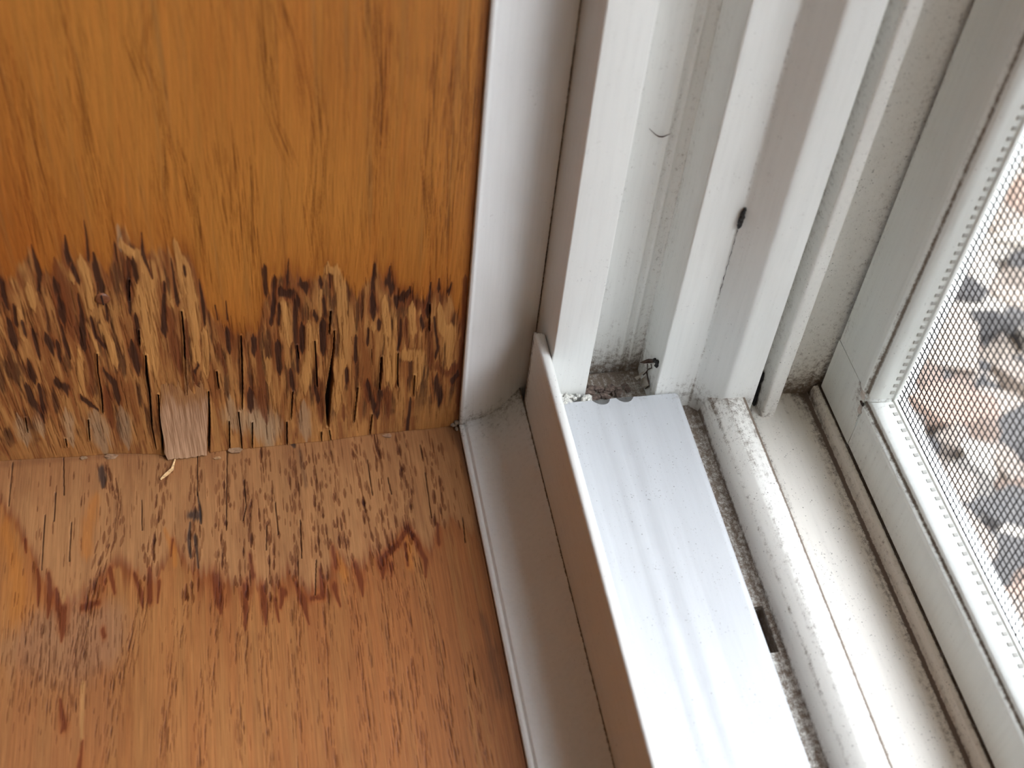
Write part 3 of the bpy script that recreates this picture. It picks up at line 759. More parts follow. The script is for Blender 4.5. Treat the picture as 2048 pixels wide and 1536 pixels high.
KJ = 1.28      # varnish reflectances relative to the sampled tones
def make_jamb():
    us = np.concatenate([[-215, -200, -185, -174], np.arange(-166, 0.25, 0.2)])
    vs = np.concatenate([np.arange(0, 181, 0.27), np.linspace(183, 300, 40), np.linspace(310, 1264, 60)])
    b = Board(us, vs)
    U, V = b.U, b.V
    rnd = random.Random(11)
    # varnished ash-like wood with long soft streaks
    bend = 3.0 * np.sin(V * 0.018 + U * 0.02) + 0.06 * V
    st = fbm((U - bend) * 0.5, V * 0.006, 1)
    fine = fbm((U - bend) * 2.4, V * 0.03, 2)
    broad = fbm(U * 0.02, V * 0.008, 3)
    base = lin(160, 104, 44) * KJ
    redd = lin(140, 80, 30) * KJ
    mixv = 0.75 * sstep(0.25, 0.8, broad * 0.6 + st * 0.4)
    mixv = np.clip(mixv + 0.8 * sstep(-95, -165, U + 0.25 * V - 20), 0, 1)
    b.col[:] = base * (1 - mixv[..., None]) + redd * mixv[..., None]
    b.col *= (1 + 0.34 * (st - 0.5) + 0.34 * (fine - 0.5))[..., None]
    grey = sstep(0.6, 0.8, fbm(U * 0.5, V * 0.012, 9)) * 0.35
    b.col = b.col * (1 - grey[..., None]) + lin(120, 88, 52) * KJ * grey[..., None]
    pore = np.array([0.58, 0.5, 0.4])
    for k, poly in enumerate(JAMB_BANDS):
        L = sum(math.dist(p, q) for p, q in zip(poly[:-1], poly[1:]))
        b.band(poly, int(L * 0.9), 1.6, 9, 0.36, pore, 0.7, 0.04, rnd)
        b.band(poly, int(L * 0.2), 0.9, 20, 0.34, pore, 0.8, 0.05, rnd)
    for i in range(900):
        b.dash(rnd.uniform(-165, 0), rnd.uniform(40, 180), rnd.uniform(4, 18), rnd.uniform(0.25, 0.45), rnd.uniform(-0.08, 0.0), pore, rnd.uniform(0.2, 0.55), 0.02)
    # the water-damaged lower part
    lu, lv = zip(*JAMB_LINE)
    top = np.interp(U, lu, lv) + 5 * (vnoise(U * 1.1, V * 0.02, 4) - 0.5) + 3.0 * (vnoise(U * 2.6, V * 0.03, 5) - 0.5)
    d = top - V
    zone = sstep(-1.5, 2.5, d)
    wob = fbm(U * 0.5, V * 0.1, 6)
    s1 = fbm(U * 0.75 + 0.02 * V, V * 0.05, 7, 5)
    s2 = fbm(U * 0.6 - 0.02 * V, V * 0.06, 8, 5)
    tan = lin(154, 107, 59) * KJ
    midb = lin(122, 74, 38) * KJ
    dark = lin(58, 31, 19) * KJ
    s1 = 0.72 * s1 + 0.28 * fbm(U * 2.1 + 0.03 * V, V * 0.07, 17)
    m = sstep(0.36, 0.62, s1)
    zc = midb * (1 - m[..., None]) + tan * m[..., None]
    dk = sstep(0.52, 0.70, s2) * sstep(3, 16, V) * 0.8
    zc = zc * (1 - dk[..., None]) + dark * dk[..., None]
    zc = zc * (1 + 0.3 * (fine - 0.5) + 0.2 * (wob - 0.5))[..., None]
    fr = sstep(-9, 0, d) * sstep(12, 2, d) * sstep(0.36, 0.62, fbm(U * 0.4, V * 0.05, 12) + 0.04)
    reddk = lin(96, 46, 20) * KJ
    b.col = b.col * (1 - zone[..., None]) + zc * zone[..., None]
    b.col = b.col * (1 - 0.55 * fr[..., None]) + reddk * 0.55 * fr[..., None]
    warm = sstep(-34, -4, d) * (1 - zone) * 0.28
    b.col = b.col * (1 - warm[..., None]) + lin(140, 76, 24) * KJ * warm[..., None]
    # lower strip near the crease: paler, drier
    low = sstep(24, 8, V) * sstep(0.4, 0.62, fbm(U * 0.2, V * 0.1, 14)) * 0.55
    b.col = b.col * (1 - low[..., None]) + lin(158, 108, 58) * KJ * low[..., None]
    b.matt = 0.40 + 0.25 * zone * s1 + 0.2 * sstep(20, 5, V)
    b.h += zone * (0.3 * (s1 - 0.5) - 0.15 * dk) + 0.08 * (fine - 0.5)
    tone = {'D': (lin(46, 24, 16) * KJ, 0.93, -0.1), 'B': (lin(96, 49, 24) * KJ, 0.85, -0.06), 'P': (lin(166, 118, 66) * KJ, 0.9, 0.14),
            'G': (lin(150, 124, 96) * KJ, 0.62, 0.0)}
    marks = parse(JAMB_MARKS)
    for kind in 'GBPDK':
        for t, pts in marks:
            if t != kind:
                continue
            if t == 'K':
                wide = max(p[2] for p in pts)
                pts2 = [(u, v, max(w, 0.42)) for u, v, w in pts]
                sl, q = b.dist(pts2, pad=2.0, ends=1.0)
                q = q + 0.5 * (fbm(U[sl] * 1.5, V[sl] * 0.7, 20) - 0.5)
                a = sstep(1.15, 0.75, q)
                halo = sstep(3.2, 1.0, q) * 0.3
                b.paint(sl, halo, np.array([0.5, 0.42, 0.36]), True)
                b.paint(sl, a, lin(34, 22, 16))
                b.h[sl] -= a * (1.2 + 2.4 * wide)
                b.h[sl] += 0.35 * sstep(4, 1.5, q) * (1 - a)
                continue
            c, al, hh = tone[t]
            sl, q = b.dist(drawn_out(pts), pad=6.0, ends=0.5)
            nz = fbm(U[sl] * 0.8, V[sl] * 0.10, 22)
            nz2 = fbm(U[sl] * 2.4, V[sl] * 0.10, 23)
            q0 = q
            q = q + (0.7 if t == 'P' else 1.0) * ((nz - 0.5) + 1.1 * (nz2 - 0.5))
            if t == 'D':
                # brown bleeding round the black core
                halo = sstep(2.3, 0.9, q0 + 0.9 * (nz2 - 0.5)) * 0.55
                b.paint(sl, halo, lin(112, 58, 28) * KJ)
                a = sstep(1.2, 0.6, q) * al
            elif t == 'P':
                rim = sstep(1.55, 1.2, q) * sstep(0.85, 1.15, q) * 0.22
                b.paint(sl, rim, np.array([0.55, 0.42, 0.33]), True)
                a = sstep(1.2, 0.75, q) * al
            else:
                a = sstep(1.4, 0.4, q) * al
            cc = c * (0.86 + 0.28 * nz2)[..., None]
            cur = b.col[sl]
            b.col[sl] = cur * (1 - a[..., None]) + cc * a[..., None]
            b.h[sl] += hh * a
    # fine dark checks over the damaged wood
    for i in range(1100):
        u = rnd.uniform(-163, -2); v = rnd.uniform(1, 80)
        if v < np.interp(u, lu, lv):
            b.dash(u, v, rnd.uniform(3, 12), rnd.uniform(0.25, 0.5), rnd.uniform(-0.08, 0.05), np.array([0.45, 0.36, 0.3]), rnd.uniform(0.4, 0.9), 0.15)
    # the veneer bellies out along the crease
    cu, cv = zip(*CREASE)
    b.h += np.interp(U, cu, cv) * np.exp(-np.maximum(V, 0) / 16) + 0.5 * zone * (vnoise(U * 0.08, V * 0.06, 30) - 0.5)
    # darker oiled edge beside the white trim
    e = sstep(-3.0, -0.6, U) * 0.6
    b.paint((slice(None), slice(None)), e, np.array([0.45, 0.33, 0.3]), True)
    place = lambda u, v, h: np.stack([u, -h, v], -1)
    def back(p):
        p = p.copy(); p[..., 1] = 18; return p
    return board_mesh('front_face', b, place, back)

def make_sill():
    KJ = 0.98
    us = np.concatenate([[-215, -200, -185, -174], np.arange(-166, 0.25, 0.2)])
    vs = np.concatenate([np.linspace(-842, -160, 50), np.arange(-156, -142, 1.0), np.arange(-141, 5.0, 0.29)])
    b = Board(us, vs)
    U, V = b.U, b.V
    rnd = random.Random(21)
    st = fbm(U * 0.4, V * 0.012, 41)
    fine = fbm(U * 2.4, V * 0.05, 42)
    broad = fbm(U * 0.035, V * 0.012, 43)
    orange = lin(160, 107, 61) * KJ
    redd = lin(142, 88, 48) * KJ
    m = sstep(0.35, 0.68, broad * 0.5 + st * 0.5)
    m = np.clip(m + 0.75 * sstep(-45, -8, U) * sstep(0.25, 0.6, st + 0.1), 0, 1)
    b.col[:] = orange * (1 - m[..., None]) + redd * m[..., None]
    b.col *= (1 + 0.42 * (st - 0.5) + 0.42 * (fine - 0.5))[..., None]
    # weathered strip next to the jamb
    lu, lv = zip(*SILL_LINE)
    edge = np.interp(U, lu, lv) + 3.5 * (vnoise(U * 1.2, V * 0.02, 44) - 0.5) + 2 * (vnoise(U * 3, V * 0.03, 45) - 0.5)
    d = V - edge
    zone = sstep(-1.2, 2.0, d)
    greyt = lin(160, 112, 70) * KJ
    brn = lin(146, 98, 60) * KJ
    mm = sstep(0.4, 0.66, fbm(U * 0.22, V * 0.05, 46))
    mm = np.clip(mm * 0.6 + 0.5 * sstep(-22, 0, V), 0, 1)
    zc = greyt * (1 - mm[..., None]) + brn * mm[..., None]
    zc = zc * (1 + 0.22 * (st - 0.5) + 0.26 * (fine - 0.5))[..., None]
    b.col = b.col * (1 - zone[..., None]) + zc * zone[..., None]
    spike = 1.5 + 45 * np.maximum(fbm(U * 0.33, V * 0.004, 47, 3) - 0.46, 0) + 18 * np.maximum(vnoise(U * 0.9, V * 0.004, 50) - 0.55, 0)
    fr = sstep(0, 1, 1 - np.clip(-d / spike, 0, 1)) * sstep(7, 0, d) * (0.35 + 0.65 * sstep(0.35, 0.6, fbm(U * 1.2, V * 0.02, 57)))
    fr = np.where(U > -12, fr * 0.4, fr)
    red = lin(112, 54, 24) * KJ
    b.col = b.col * (1 - 0.75 * fr[..., None]) + red * 0.75 * fr[..., None]
    b.matt = 0.40 + 0.2 * zone
    b.h += 0.07 * (fine - 0.5)
    # grey open-grained patch at the lower left
    gp = sstep(1.0, 0.5, np.hypot((U + 134) / 26, (V + 72) / 20) + 0.5 * (fbm(U * 0.15, V * 0.05, 48) - 0.5)) * 0.55
    b.col = b.col * (1 - gp[..., None]) + lin(140, 104, 78) * KJ * gp[..., None]
    gp2 = sstep(1.1, 0.6, np.hypot((U + 140) / 24, (V + 98) / 26) + 0.5 * (fbm(U * 0.15, V * 0.05, 49) - 0.5)) * 0.4
    b.col = b.col * (1 - gp2[..., None]) + lin(138, 92, 58) * KJ * gp2[..., None]
    marks = parse(SILL_MARKS)
    tone = {'O': (lin(168, 104, 46) * KJ, 0.7, 0.0), 'P': (lin(176, 130, 80) * KJ, 0.6, 0.0), 'R': (lin(98, 44, 20) * KJ, 0.88, -0.04), 'A': (lin(40, 32, 32), 0.85, -0.25), 'S': (lin(74, 48, 36), 0.6, 0.0)}
    for kind in 'OPRSA':
        for t, pts in marks:
            if t != kind:
                continue
            c, al, hh = tone[t]
            sl, q = b.dist(pts, pad=5.0, ends=0.5)
            nz = fbm(U[sl] * 0.9, V[sl] * 0.12, 52)
            nz2 = fbm(U[sl] * 2.4, V[sl] * 0.12, 53)
            q = q + 0.9 * (nz - 0.5) + 1.1 * (nz2 - 0.5)
            soft = {'O': 0.2, 'S': -0.4, 'A': 0.4}.get(t, 0.5)
            if t == 'R':
                b.paint(sl, sstep(2.6, 0.8, q) * 0.45, lin(138, 72, 32) * KJ)
            a = sstep(1.4 if t != 'S' else 1.9, soft, q) * al
            b.paint(sl, a, c)
            b.h[sl] += hh * a
    pore = np.array([0.46, 0.33, 0.25])
    porel = np.array([0.52, 0.43, 0.37])
    for poly in SILL_BANDS:
        top_ = [p for p in poly if p[1] > -72]
        L = sum(math.dist(p, q) for p, q in zip(top_[:-1], top_[1:]))
        b.band(top_, int(L * 0.8), 1.6, 3.8, 0.95, pore, 0.95, 0.16, rnd)
        b.band(top_, int(L * 0.18), 0.9, 7, 0.6, pore, 0.95, 0.18, rnd)
        low_ = [p for p in poly if p[1] < -50]
        L = sum(math.dist(p, q) for p, q in zip(low_[:-1], low_[1:]))
        b.band(low_, int(L * 1.3), 1.5, 4.5, 0.4, porel, 0.9, 0.12, rnd)
    for i in range(420):
        u = rnd.gauss(-136, 11); v = rnd.gauss(-80, 13)
        b.dash(u, v, rnd.uniform(2, 6), rnd.uniform(0.3, 0.55), 0.02, porel, rnd.uniform(0.4, 0.9), 0.12)
    for i in range(900):
        u = rnd.uniform(-164, -1); v = rnd.uniform(-140, 0)
        b.dash(u, v, rnd.uniform(3, 14), rnd.uniform(0.25, 0.4), rnd.uniform(-0.02, 0.02), porel, rnd.uniform(0.15, 0.5), 0.04)
    for i in range(160):
        u = rnd.uniform(-164, -1); v = rnd.uniform(-50, -1)
        b.dash(u, v, rnd.uniform(2, 6), rnd.uniform(0.4, 0.6), rnd.uniform(-0.03, 0.03), pore, rnd.uniform(0.5, 0.9), 0.15)
    for t, pts in marks:
        if t == 'K':
            sl, q = b.dist([(u, v, max(w, 0.4)) for u, v, w in pts], pad=1.0, ends=1.0)
            q = q + 0.5 * (fbm(U[sl] * 1.5, V[sl] * 0.5, 55) - 0.5)
            a = sstep(1.2, 0.7, q)
            b.paint(sl, a * 0.85, lin(58, 32, 20))
            b.h[sl] -= a * 0.5
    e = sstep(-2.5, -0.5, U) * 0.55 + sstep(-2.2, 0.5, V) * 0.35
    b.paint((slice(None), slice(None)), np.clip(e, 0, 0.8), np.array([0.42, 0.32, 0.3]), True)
    place = lambda u, v, h: np.stack([u, v, h], -1)
    def back(p):
        p = p.copy(); p[..., 2] = -18; return p
    return board_mesh('top_face', b, place, back)

M_JAMB = board_material('varnished_jamb_wood', 3.0, 0.2, 0.08)
M_SILLW = board_material('varnished_sill_oak', 3.0, 0.08, 0.2)
jamb_board = empty('jamb_board', (-80, 9, 0))
tag(jamb_board, 'upright orange varnished wood board with blackened, cracked and peeling lower end', 'wood board')
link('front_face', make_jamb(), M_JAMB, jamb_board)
sill_board = empty('sill_board', (-80, -60, -18))
tag(sill_board, 'flat oak sill board with a grey water stain and red-brown fringe', 'wood board')
link('top_face', make_sill(), M_SILLW, sill_board)

# peeled strip of veneer at the foot of the jamb board
def veneer():
    rows = [(44, -97.6, -90.4, -0.9), (38, -99.4, -88.0, -0.25), (34, -100.6, -86.6, 0.1), (30, -101.3, -86.0, 0.4), (26, -101.8, -86.2, 0.9), (21, -102.3, -86.8, 1.1), (16, -102.6, -87.4, 1.3), (11, -102.9, -88.0, 1.6), (7, -103.0, -88.5, 2.0), (3.5, -102.9, -88.9, 2.6), (0.4, -102.4, -89.2, 3.3)]
    nx = 22
    rnd = random.Random(3)
    cu, cv = zip(*CREASE)
    V, F = [], []
    for lay in (0, 1):
        for k, (z, a, c, off) in enumerate(rows):
            for i in range(nx):
                t = i / (nx - 1)
                x = a + (c - a) * t
                if i == 0: x += rnd.uniform(-0.35, 0.35)
                zz = z
                if k < 3: zz += (3 - k) * (0.9 * math.sin(i * 1.7) + rnd.uniform(-0.7, 0.7))
                if k == len(rows) - 1: zz = 0.4 + abs(rnd.uniform(0, 0.7))
                bul = np.interp(x, cu, cv) * math.exp(-z / 16)
                y = -(bul + off * (1.0 - 0.45 * t) - 0.1) + 0.05 * math.sin(i * 1.3 + k * 0.4)
                V.append((x, y + (0.5 if lay else 0), zz))
    n = nx * len(rows)
    for k in range(len(rows) - 1):
        for i in range(nx - 1):
            q = (k * nx + i, k * nx + i + 1, (k + 1) * nx + i + 1, (k + 1) * nx + i)
            F.append(q)
            F.append(tuple(n + j for j in reversed(q)))
    ring = [i for i in range(nx)] + [k * nx + nx - 1 for k in range(1, len(rows))] + [(len(rows) - 1) * nx + i for i in range(nx - 2, -1, -1)] + [k * nx for k in range(len(rows) - 2, 0, -1)]
    for a, c in zip(ring, ring[1:] + ring[:1]):
        F.append((a, c, n + c, n + a))
    return mesh_of('veneer_flap', V, F, 50, {'dirt': [max(0.0, min(1.0, (v[2] - 15) / 22)) for v in V]})
mv = NT('bare_pale_veneer')
nv = mv.noise(mv.coords(2.6, 0.05, 0.07), 1.0, 4, 0.65)
nv2 = mv.noise(mv.coords(0.5, 0.02, 0.05), 1.0, 3, 0.6)
cv_ = mv.mix(mv.ramp(nv, 0.3, 0.7), rgba(138, 100, 70), rgba(196, 155, 122))
wv = mv.ramp(mv.math('ADD', mv.attr('dirt').outputs['Fac'], mv.math('MULTIPLY', mv.math('SUBTRACT', nv2, 0.5), 1.4)), 0.2, 0.75)
mv.l(mv.mix(wv, cv_, mv.mix(mv.ramp(nv, 0.3, 0.7), rgba(118, 72, 40), rgba(170, 122, 74))), mv.b.inputs['Base Color'])
mv.b.inputs['Roughness'].default_value = 0.75
mv.bump(nv, 0.3, 0.3)
M_VENEER = mv.mat
o = link('veneer_flap', veneer(), M_VENEER, jamb_board)
o['label'] = 'pale strip of bare veneer peeling off at the crease'

def screw():
    V, F = [], []
    n = 24
    cx, cz, r = -112.7, 75.6, 2.25
    rings = [(1.0, 0.2), (0.98, -0.3), (0.8, -0.6), (0.4, -0.75)]
    for k, y in rings:
        for i in range(n):
            a = 2 * math.pi * i / n
            V.append((cx + r * k * math.cos(a), y, cz + r * k * math.sin(a)))
    V.append((cx, -0.78, cz))
    for k in range(len(rings) - 1):
        for i in range(n):
            F.append((k * n + i, k * n + (i + 1) % n, (k + 1) * n + (i + 1) % n, (k + 1) * n + i))
    for i in range(n):
        F.append(((len(rings) - 1) * n + i, (len(rings) - 1) * n + (i + 1) % n, len(V) - 1))
    return mesh_of('screw_head', V, F, 50)
sh = link('screw_head', screw(), plain('varnished_filler_plug', (120, 72, 46), 0.45, 0.6, 0.3), jamb_board)
sh['label'] = 'round brown screw head sunk in the stained wood'
link('screw_slot', box_mesh('screw_slot', -112.95, -112.45, -0.95, -0.5, 73.6, 77.6), plain('dark_slot', (44, 24, 18), 0.8), sh)

# ------------------------------------------------------------------ the white trim between wood and window
tag(sweep('trim_1', [(0.3, 20, 0, 0), (0.3, 1, 0, 0.2), (0.3, -1.3, 0.4, 0.05), (1.3, -1.7, 0.3, 0), (2.2, -1.2, 0.3, 0), (3.0, -1.0, 0.3, 0.0), (14, 1.8, 2, 0.0), (22, 5.5, 3, 0.0), (26.6, 7.2, 0, 0.05), (27.1, 7.6, 0, 0.75), (27.1, 20, 0, 0)],
          [-1, 3, 6, 9, 13, 18, 30, 60, 200, 600, 1264], ALONG_Z, M_TRIM, end_dark=(0.75, 7)),  # browner towards its foot
    'white upright trim strip between the wood jamb and the window frame', 'trim', kind='structure')
tag(sweep('trim_2', [(0.3, -20, 0, 0), (0.3, -1, 0, 0.2), (0.3, 1.2, 0.4, 0.05), (1.3, 1.7, 0.3, 0), (2.2, 1.2, 0.3, 0), (3.0, 2.2, 0.3, 0.0), (11.5, 1.9, 3, 0.0), (18.0, 5.6, 3, 0.02), (23.0, 10.4, 0, 0.1), (23.5, 10.6, 0, 0.8), (23.5, -20, 0, 0)],
          [12, 3, 0, -3, -7, -12, -18, -30, -80, -300, -842], ALONG_Y, M_TRIM, end_dark=(0.85, 12)),  # browner towards the jamb end
    'white level trim strip between the oak sill and the tall fin', 'trim', kind='structure')

# ------------------------------------------------------------------ the window frame
window = empty('window_1', (80, -400, -22))
tag(window, 'white vinyl sliding window frame with stepped channels, grimy towards the screen', 'window', kind='structure')

ZS = [-20, 20, 24, 28, 33, 39, 46, 56, 75, 110, 200, 500, 1264]
sweep('side_stop', [(27.3, 20, 0, 0), (27.3, 7.7, 0, 0.5), (27.3, 6.0, 0, 0.05), (27.3, -15, 0.5, 0.0), (33, -15, 0, 0.0), (41.0, -15, 0.35, 0.0), (41.0, 20, 0, 0)], ZS, ALONG_Z, M_WHITE, window, end_dark=(0.0, 6))
sweep('sash_channel', [(41.0, 20, 0, 0), (41.0, 1.5, 0, 0.2), (50, 0.9, 0, 0.05), (55, 0.6, 0, 0.1), (56.2, 0.2, 0.3, 0.1), (57.2, -0.5, 0.3, 0.1), (58.2, 0.2, 0.3, 0.2), (59.6, 0.2, 0.2, 0.2), (60.4, -0.5, 0.3, 0.1), (61.4, 0.2, 0.2, 0.15), (64.7, 0.0, 0, 0.25), (64.7, 20, 0, 0)],
      ZS, ALONG_Z, M_WHITE, window, end_dark=(0.75, 9, 22))  # darker towards the bottom
sweep('stepped_stop', [(64.72, 20, 0, 0), (64.72, 0, 0, 0.2), (64.72, -9, 0, 0.1), (64.72, -18.5, 0.7, 0.0), (71, -18.5, 0, 0.0), (77.6, -18.6, 0, 0.05), (78.3, -18.8, 0.0, 0.36), (78.9, -19.4, 0, 0.10), (86.2, -27.6, 0.9, 0.0), (88, -28, 0, 0.0), (97.1, -28, 0.3, 0.03), (97.1, 20, 0, 0)],
      ZS, ALONG_Z, M_WHITE, window, end_dark=(0.5, 4.5, 30))
sweep('screen_fin', [(102.4, 20, 0, 0), (102.4, -14, 0, 0.45), (102.4, -22, 0, 0.22), (102.4, -27.4, 1.4, 0.04), (107.3, -27.6, 0.4, 0.05), (107.3, 20, 0, 0)], ZS, ALONG_Z, M_GRIMY, window, end_dark=(0.6, 4, 22))
sweep('screen_groove', [(97.12, 20, 0, 0), (97.12, -13, 0, 0.6), (102.38, -13, 0, 0.6), (102.38, 20, 0, 0)], ZS, ALONG_Z, M_GRIMY, window, end_dark=(1.0, 14, 22))
sweep('outer_channel', [(107.32, 20, 0, 0), (107.32, -15.5, 0, 0.3), (112, -17.5, 1, 0.1), (120, -18, 0, 0.12), (126, -18, 0, 0.25), (138, -18, 0, 0.3), (138, 20, 0, 0)], ZS, ALONG_Z, M_GRIMY, window, end_dark=(0.8, 11, 22))  # dark brown at the foot, fading upwards
sweep('outer_flange', [(138.2, 20, 0, 0), (138.2, -46.8, 0.4, 0), (141.0, -46.9, 0.4, 0), (141.0, 20, 0, 0)], [49.3, 120, 300, 1264], ALONG_Z, M_WHITE, window, end_dark=(0, 5))

# sill side of the frame
def fin_end(a, b):
    return -0.9 - max(0.0, (b - 46.2)) ** 2 * 0.30 - max(0, a - 25.4) * 1.1
sweep('inner_fin', [(23.6, -20, 0, 0), (23.6, 10.2, 0, 0.8), (23.6, 12, 0, 0.08), (23.6, 40, 0, 0.0), (23.6, 45.8, 0, 0.0), (23.6, 47.6, 0, 0.0), (23.7, 48.6, 0, 0.0), (24.4, 49.1, 0, 0.0), (25.6, 49.1, 0, 0.0), (26.6, 48.8, 0, 0), (27.0, 47.9, 0, 0), (27.0, 30, 0, 0), (27.0, -20, 0, 0)],
      [0, -4, -6, -9, -14, -22, -40, -100, -300, -842], ALONG_Y, M_WHITEY, window, start=fin_end, end_dark=(0.75, 4.2), smooth=50)
sweep('inner_base', [(27.02, -20, 0, 0), (27.02, 21.8, 0, 0.6), (73.8, 21.8, 0, 0.6), (73.8, -20, 0, 0)], YST, ALONG_Y, M_GRIMY, window, end_dark=(0.2, 20))

def groove():
    ya, yb, xa, xb, z = -101.3, -117.6, 74.4, 79.2, 22.0
    xs = [73.8, xa, xb, 81.6]
    ys = [0, -6, -12, -18, -26, -40, -60, -80, ya, yb, -130, -160, -250, -842]
    V, F, Dt = [], [], []
    for y in ys:
        for k, x in enumerate(xs):
            V.append((x, y, z + (0.25 if k == 3 else 0)))
            Dt.append((0.55, 0.62, 0.7, 0.62)[k] + 0.4 * math.exp(y / 14))
    for j in range(len(ys) - 1):
        for i in range(3):
            if i == 1 and ys[j] == ya:
                continue
            F.append((j * 4 + i, j * 4 + i + 1, j * 4 + 5 + i, j * 4 + 4 + i))
    j = ys.index(ya)
    h = [j * 4 + 1, j * 4 + 2, j * 4 + 6, j * 4 + 5]
    b0 = len(V)
    for i in h:
        x, y, _ = V[i]
        V.append((x, y, 5)); Dt.append(1.3)
    for k in range(4):
        F.append((h[k], h[(k + 1) % 4], b0 + (k + 1) % 4, b0 + k))
    F.append((b0, b0 + 1, b0 + 2, b0 + 3))
    b1 = len(V)
    for x, y in ((73.8, 0), (81.6, 0), (81.6, -842), (73.8, -842)):
        V.append((x, y, -20)); Dt.append(0)
    e = len(ys) - 1
    F += [(b1, b1 + 1, b1 + 2, b1 + 3), (0, 1, 2, 3, b1 + 1, b1), (e * 4, e * 4 + 1, e * 4 + 2, e * 4 + 3, b1 + 2, b1 + 3)]
    F.append(tuple([k * 4 for k in range(len(ys))] + [b1 + 3, b1]))
    F.append(tuple([k * 4 + 3 for k in range(len(ys))] + [b1 + 2, b1 + 1]))
    return mesh_of('drain_groove', V, F, None, {'dirt': Dt})
o = link('drain_groove', groove(), M_GRIMY, window)
o['label'] = 'dirty drain groove with a dark rectangular weep slot'

sweep('sill_ridge', [(81.0, -20, 0, 0), (81.0, 22, 0, 0.75), (81.2, 23.6, 0, 0.35), (81.4, 25.5, 0, 0.0), (82.4, 30.6, 0, 0.0), (82.7, 31.2, 0, 0.34), (83.2, 31.9, 0, 0.30), (84.0, 32.7, 0, 0.08), (86.2, 34.7, 0, 0.2), (87.0, 35.1, 0, 0.36), (89.5, 35.2, 0, 0.2), (92.6, 35.1, 0, 0.2), (93.1, 35.05, 0, 0.75), (93.6, 35.0, 0.2, 1.2), (94.0, 34.2, 0, 1.3), (94.0, -20, 0, 0)],
      [0, -20, -24, -28, -33, -40, -50, -70, -110, -200, -400, -842], ALONG_Y, M_GRIMY, window, end_dark=(0.4, 12, -24))
sweep('outer_track', [(94.02, -20, 0, 0), (94.02, 21.0, 0, 0.9), (98.6, 21.6, 0, 0.9), (100.3, 22.0, 0, 0.3), (101.5, 22.2, 0, 0.10), (109, 22.5, 0, 0.02), (116, 22.5, 0, 0.08), (118.5, 22.3, 0, 0.24), (121.4, 22.1, 0, 0.5), (122.3, 22.0, 0, 1.15), (122.8, 22.2, 0, 1.0), (123.2, 22.6, 0, 0.3), (123.2, -20, 0, 0)],
      [2, -16, -19, -23, -28, -36, -50, -80, -140, -300, -842], ALONG_Y, M_BEIGE, window, end_dark=(0.4, 6, -17))
sweep('screen_lip', [(123.22, -20, 0, 0), (123.22, 22.6, 0, 0.3), (123.5, 25.0, 0.3, 0.22), (123.9, 27.1, 0.3, 0.16), (125.0, 27.5, 0.25, 0.2), (125.7, 27.5, 0, 0.55), (125.95, 27.2, 0, 1.0), (125.95, -20, 0, 0)],
      [-19.2, -23, -28, -36, -50, -80, -140, -300, -842], ALONG_Y, M_BEIGE, window, end_dark=(0.4, 8, -19))
sweep('outer_base', [(125.97, -20, 0, 0), (125.97, 26.6, 0, 0.8), (138, 26.6, 0, 0.8), (138, -20, 0, 0)], YST, ALONG_Y, M_GRIMY, window)
sweep('outer_flange', [(138.2, -20, 0, 0), (138.2, 49.8, 0.4, 0), (141.2, 49.8, 0.4, 0), (141.2, -20, 0, 0)], [20, -100, -400, -842], ALONG_Y, M_WHITEY, window)

def caulk():
    rnd = random.Random(8)
    lumps = []
    for i in range(26):
        x = rnd.uniform(29.0, 41.5); y = rnd.uniform(-19.4, -15.2)
        lumps.append(((x, y, 29.3 + rnd.uniform(0, 0.7)), (rnd.uniform(0.8, 1.5), rnd.uniform(0.7, 1.3), rnd.uniform(0.6, 1.1))))
    return lump_mesh('caulk', lumps, 8, 0.25, 1)
tag(link('caulk', caulk(), plain('chalky_caulk', (214, 212, 206), 0.9, 1.6, 0.35, 0.6), window), kind='stuff')
link('caulk_nub', lump_mesh('caulk_nub', [((-0.3, -0.6, 2.0), (1.3, 0.9, 1.0)), ((-1.7, -1.3, 1.5), (1.2, 0.8, 0.6)), ((1.0, -0.4, 2.2), (1.0, 0.8, 0.8)), ((-0.9, -2.6, 0.8), (0.6, 1.0, 0.5))], 4, 0.15, 2), plain('brownish_caulk', (128, 112, 96), 0.8, 0.8, 0.35), window)

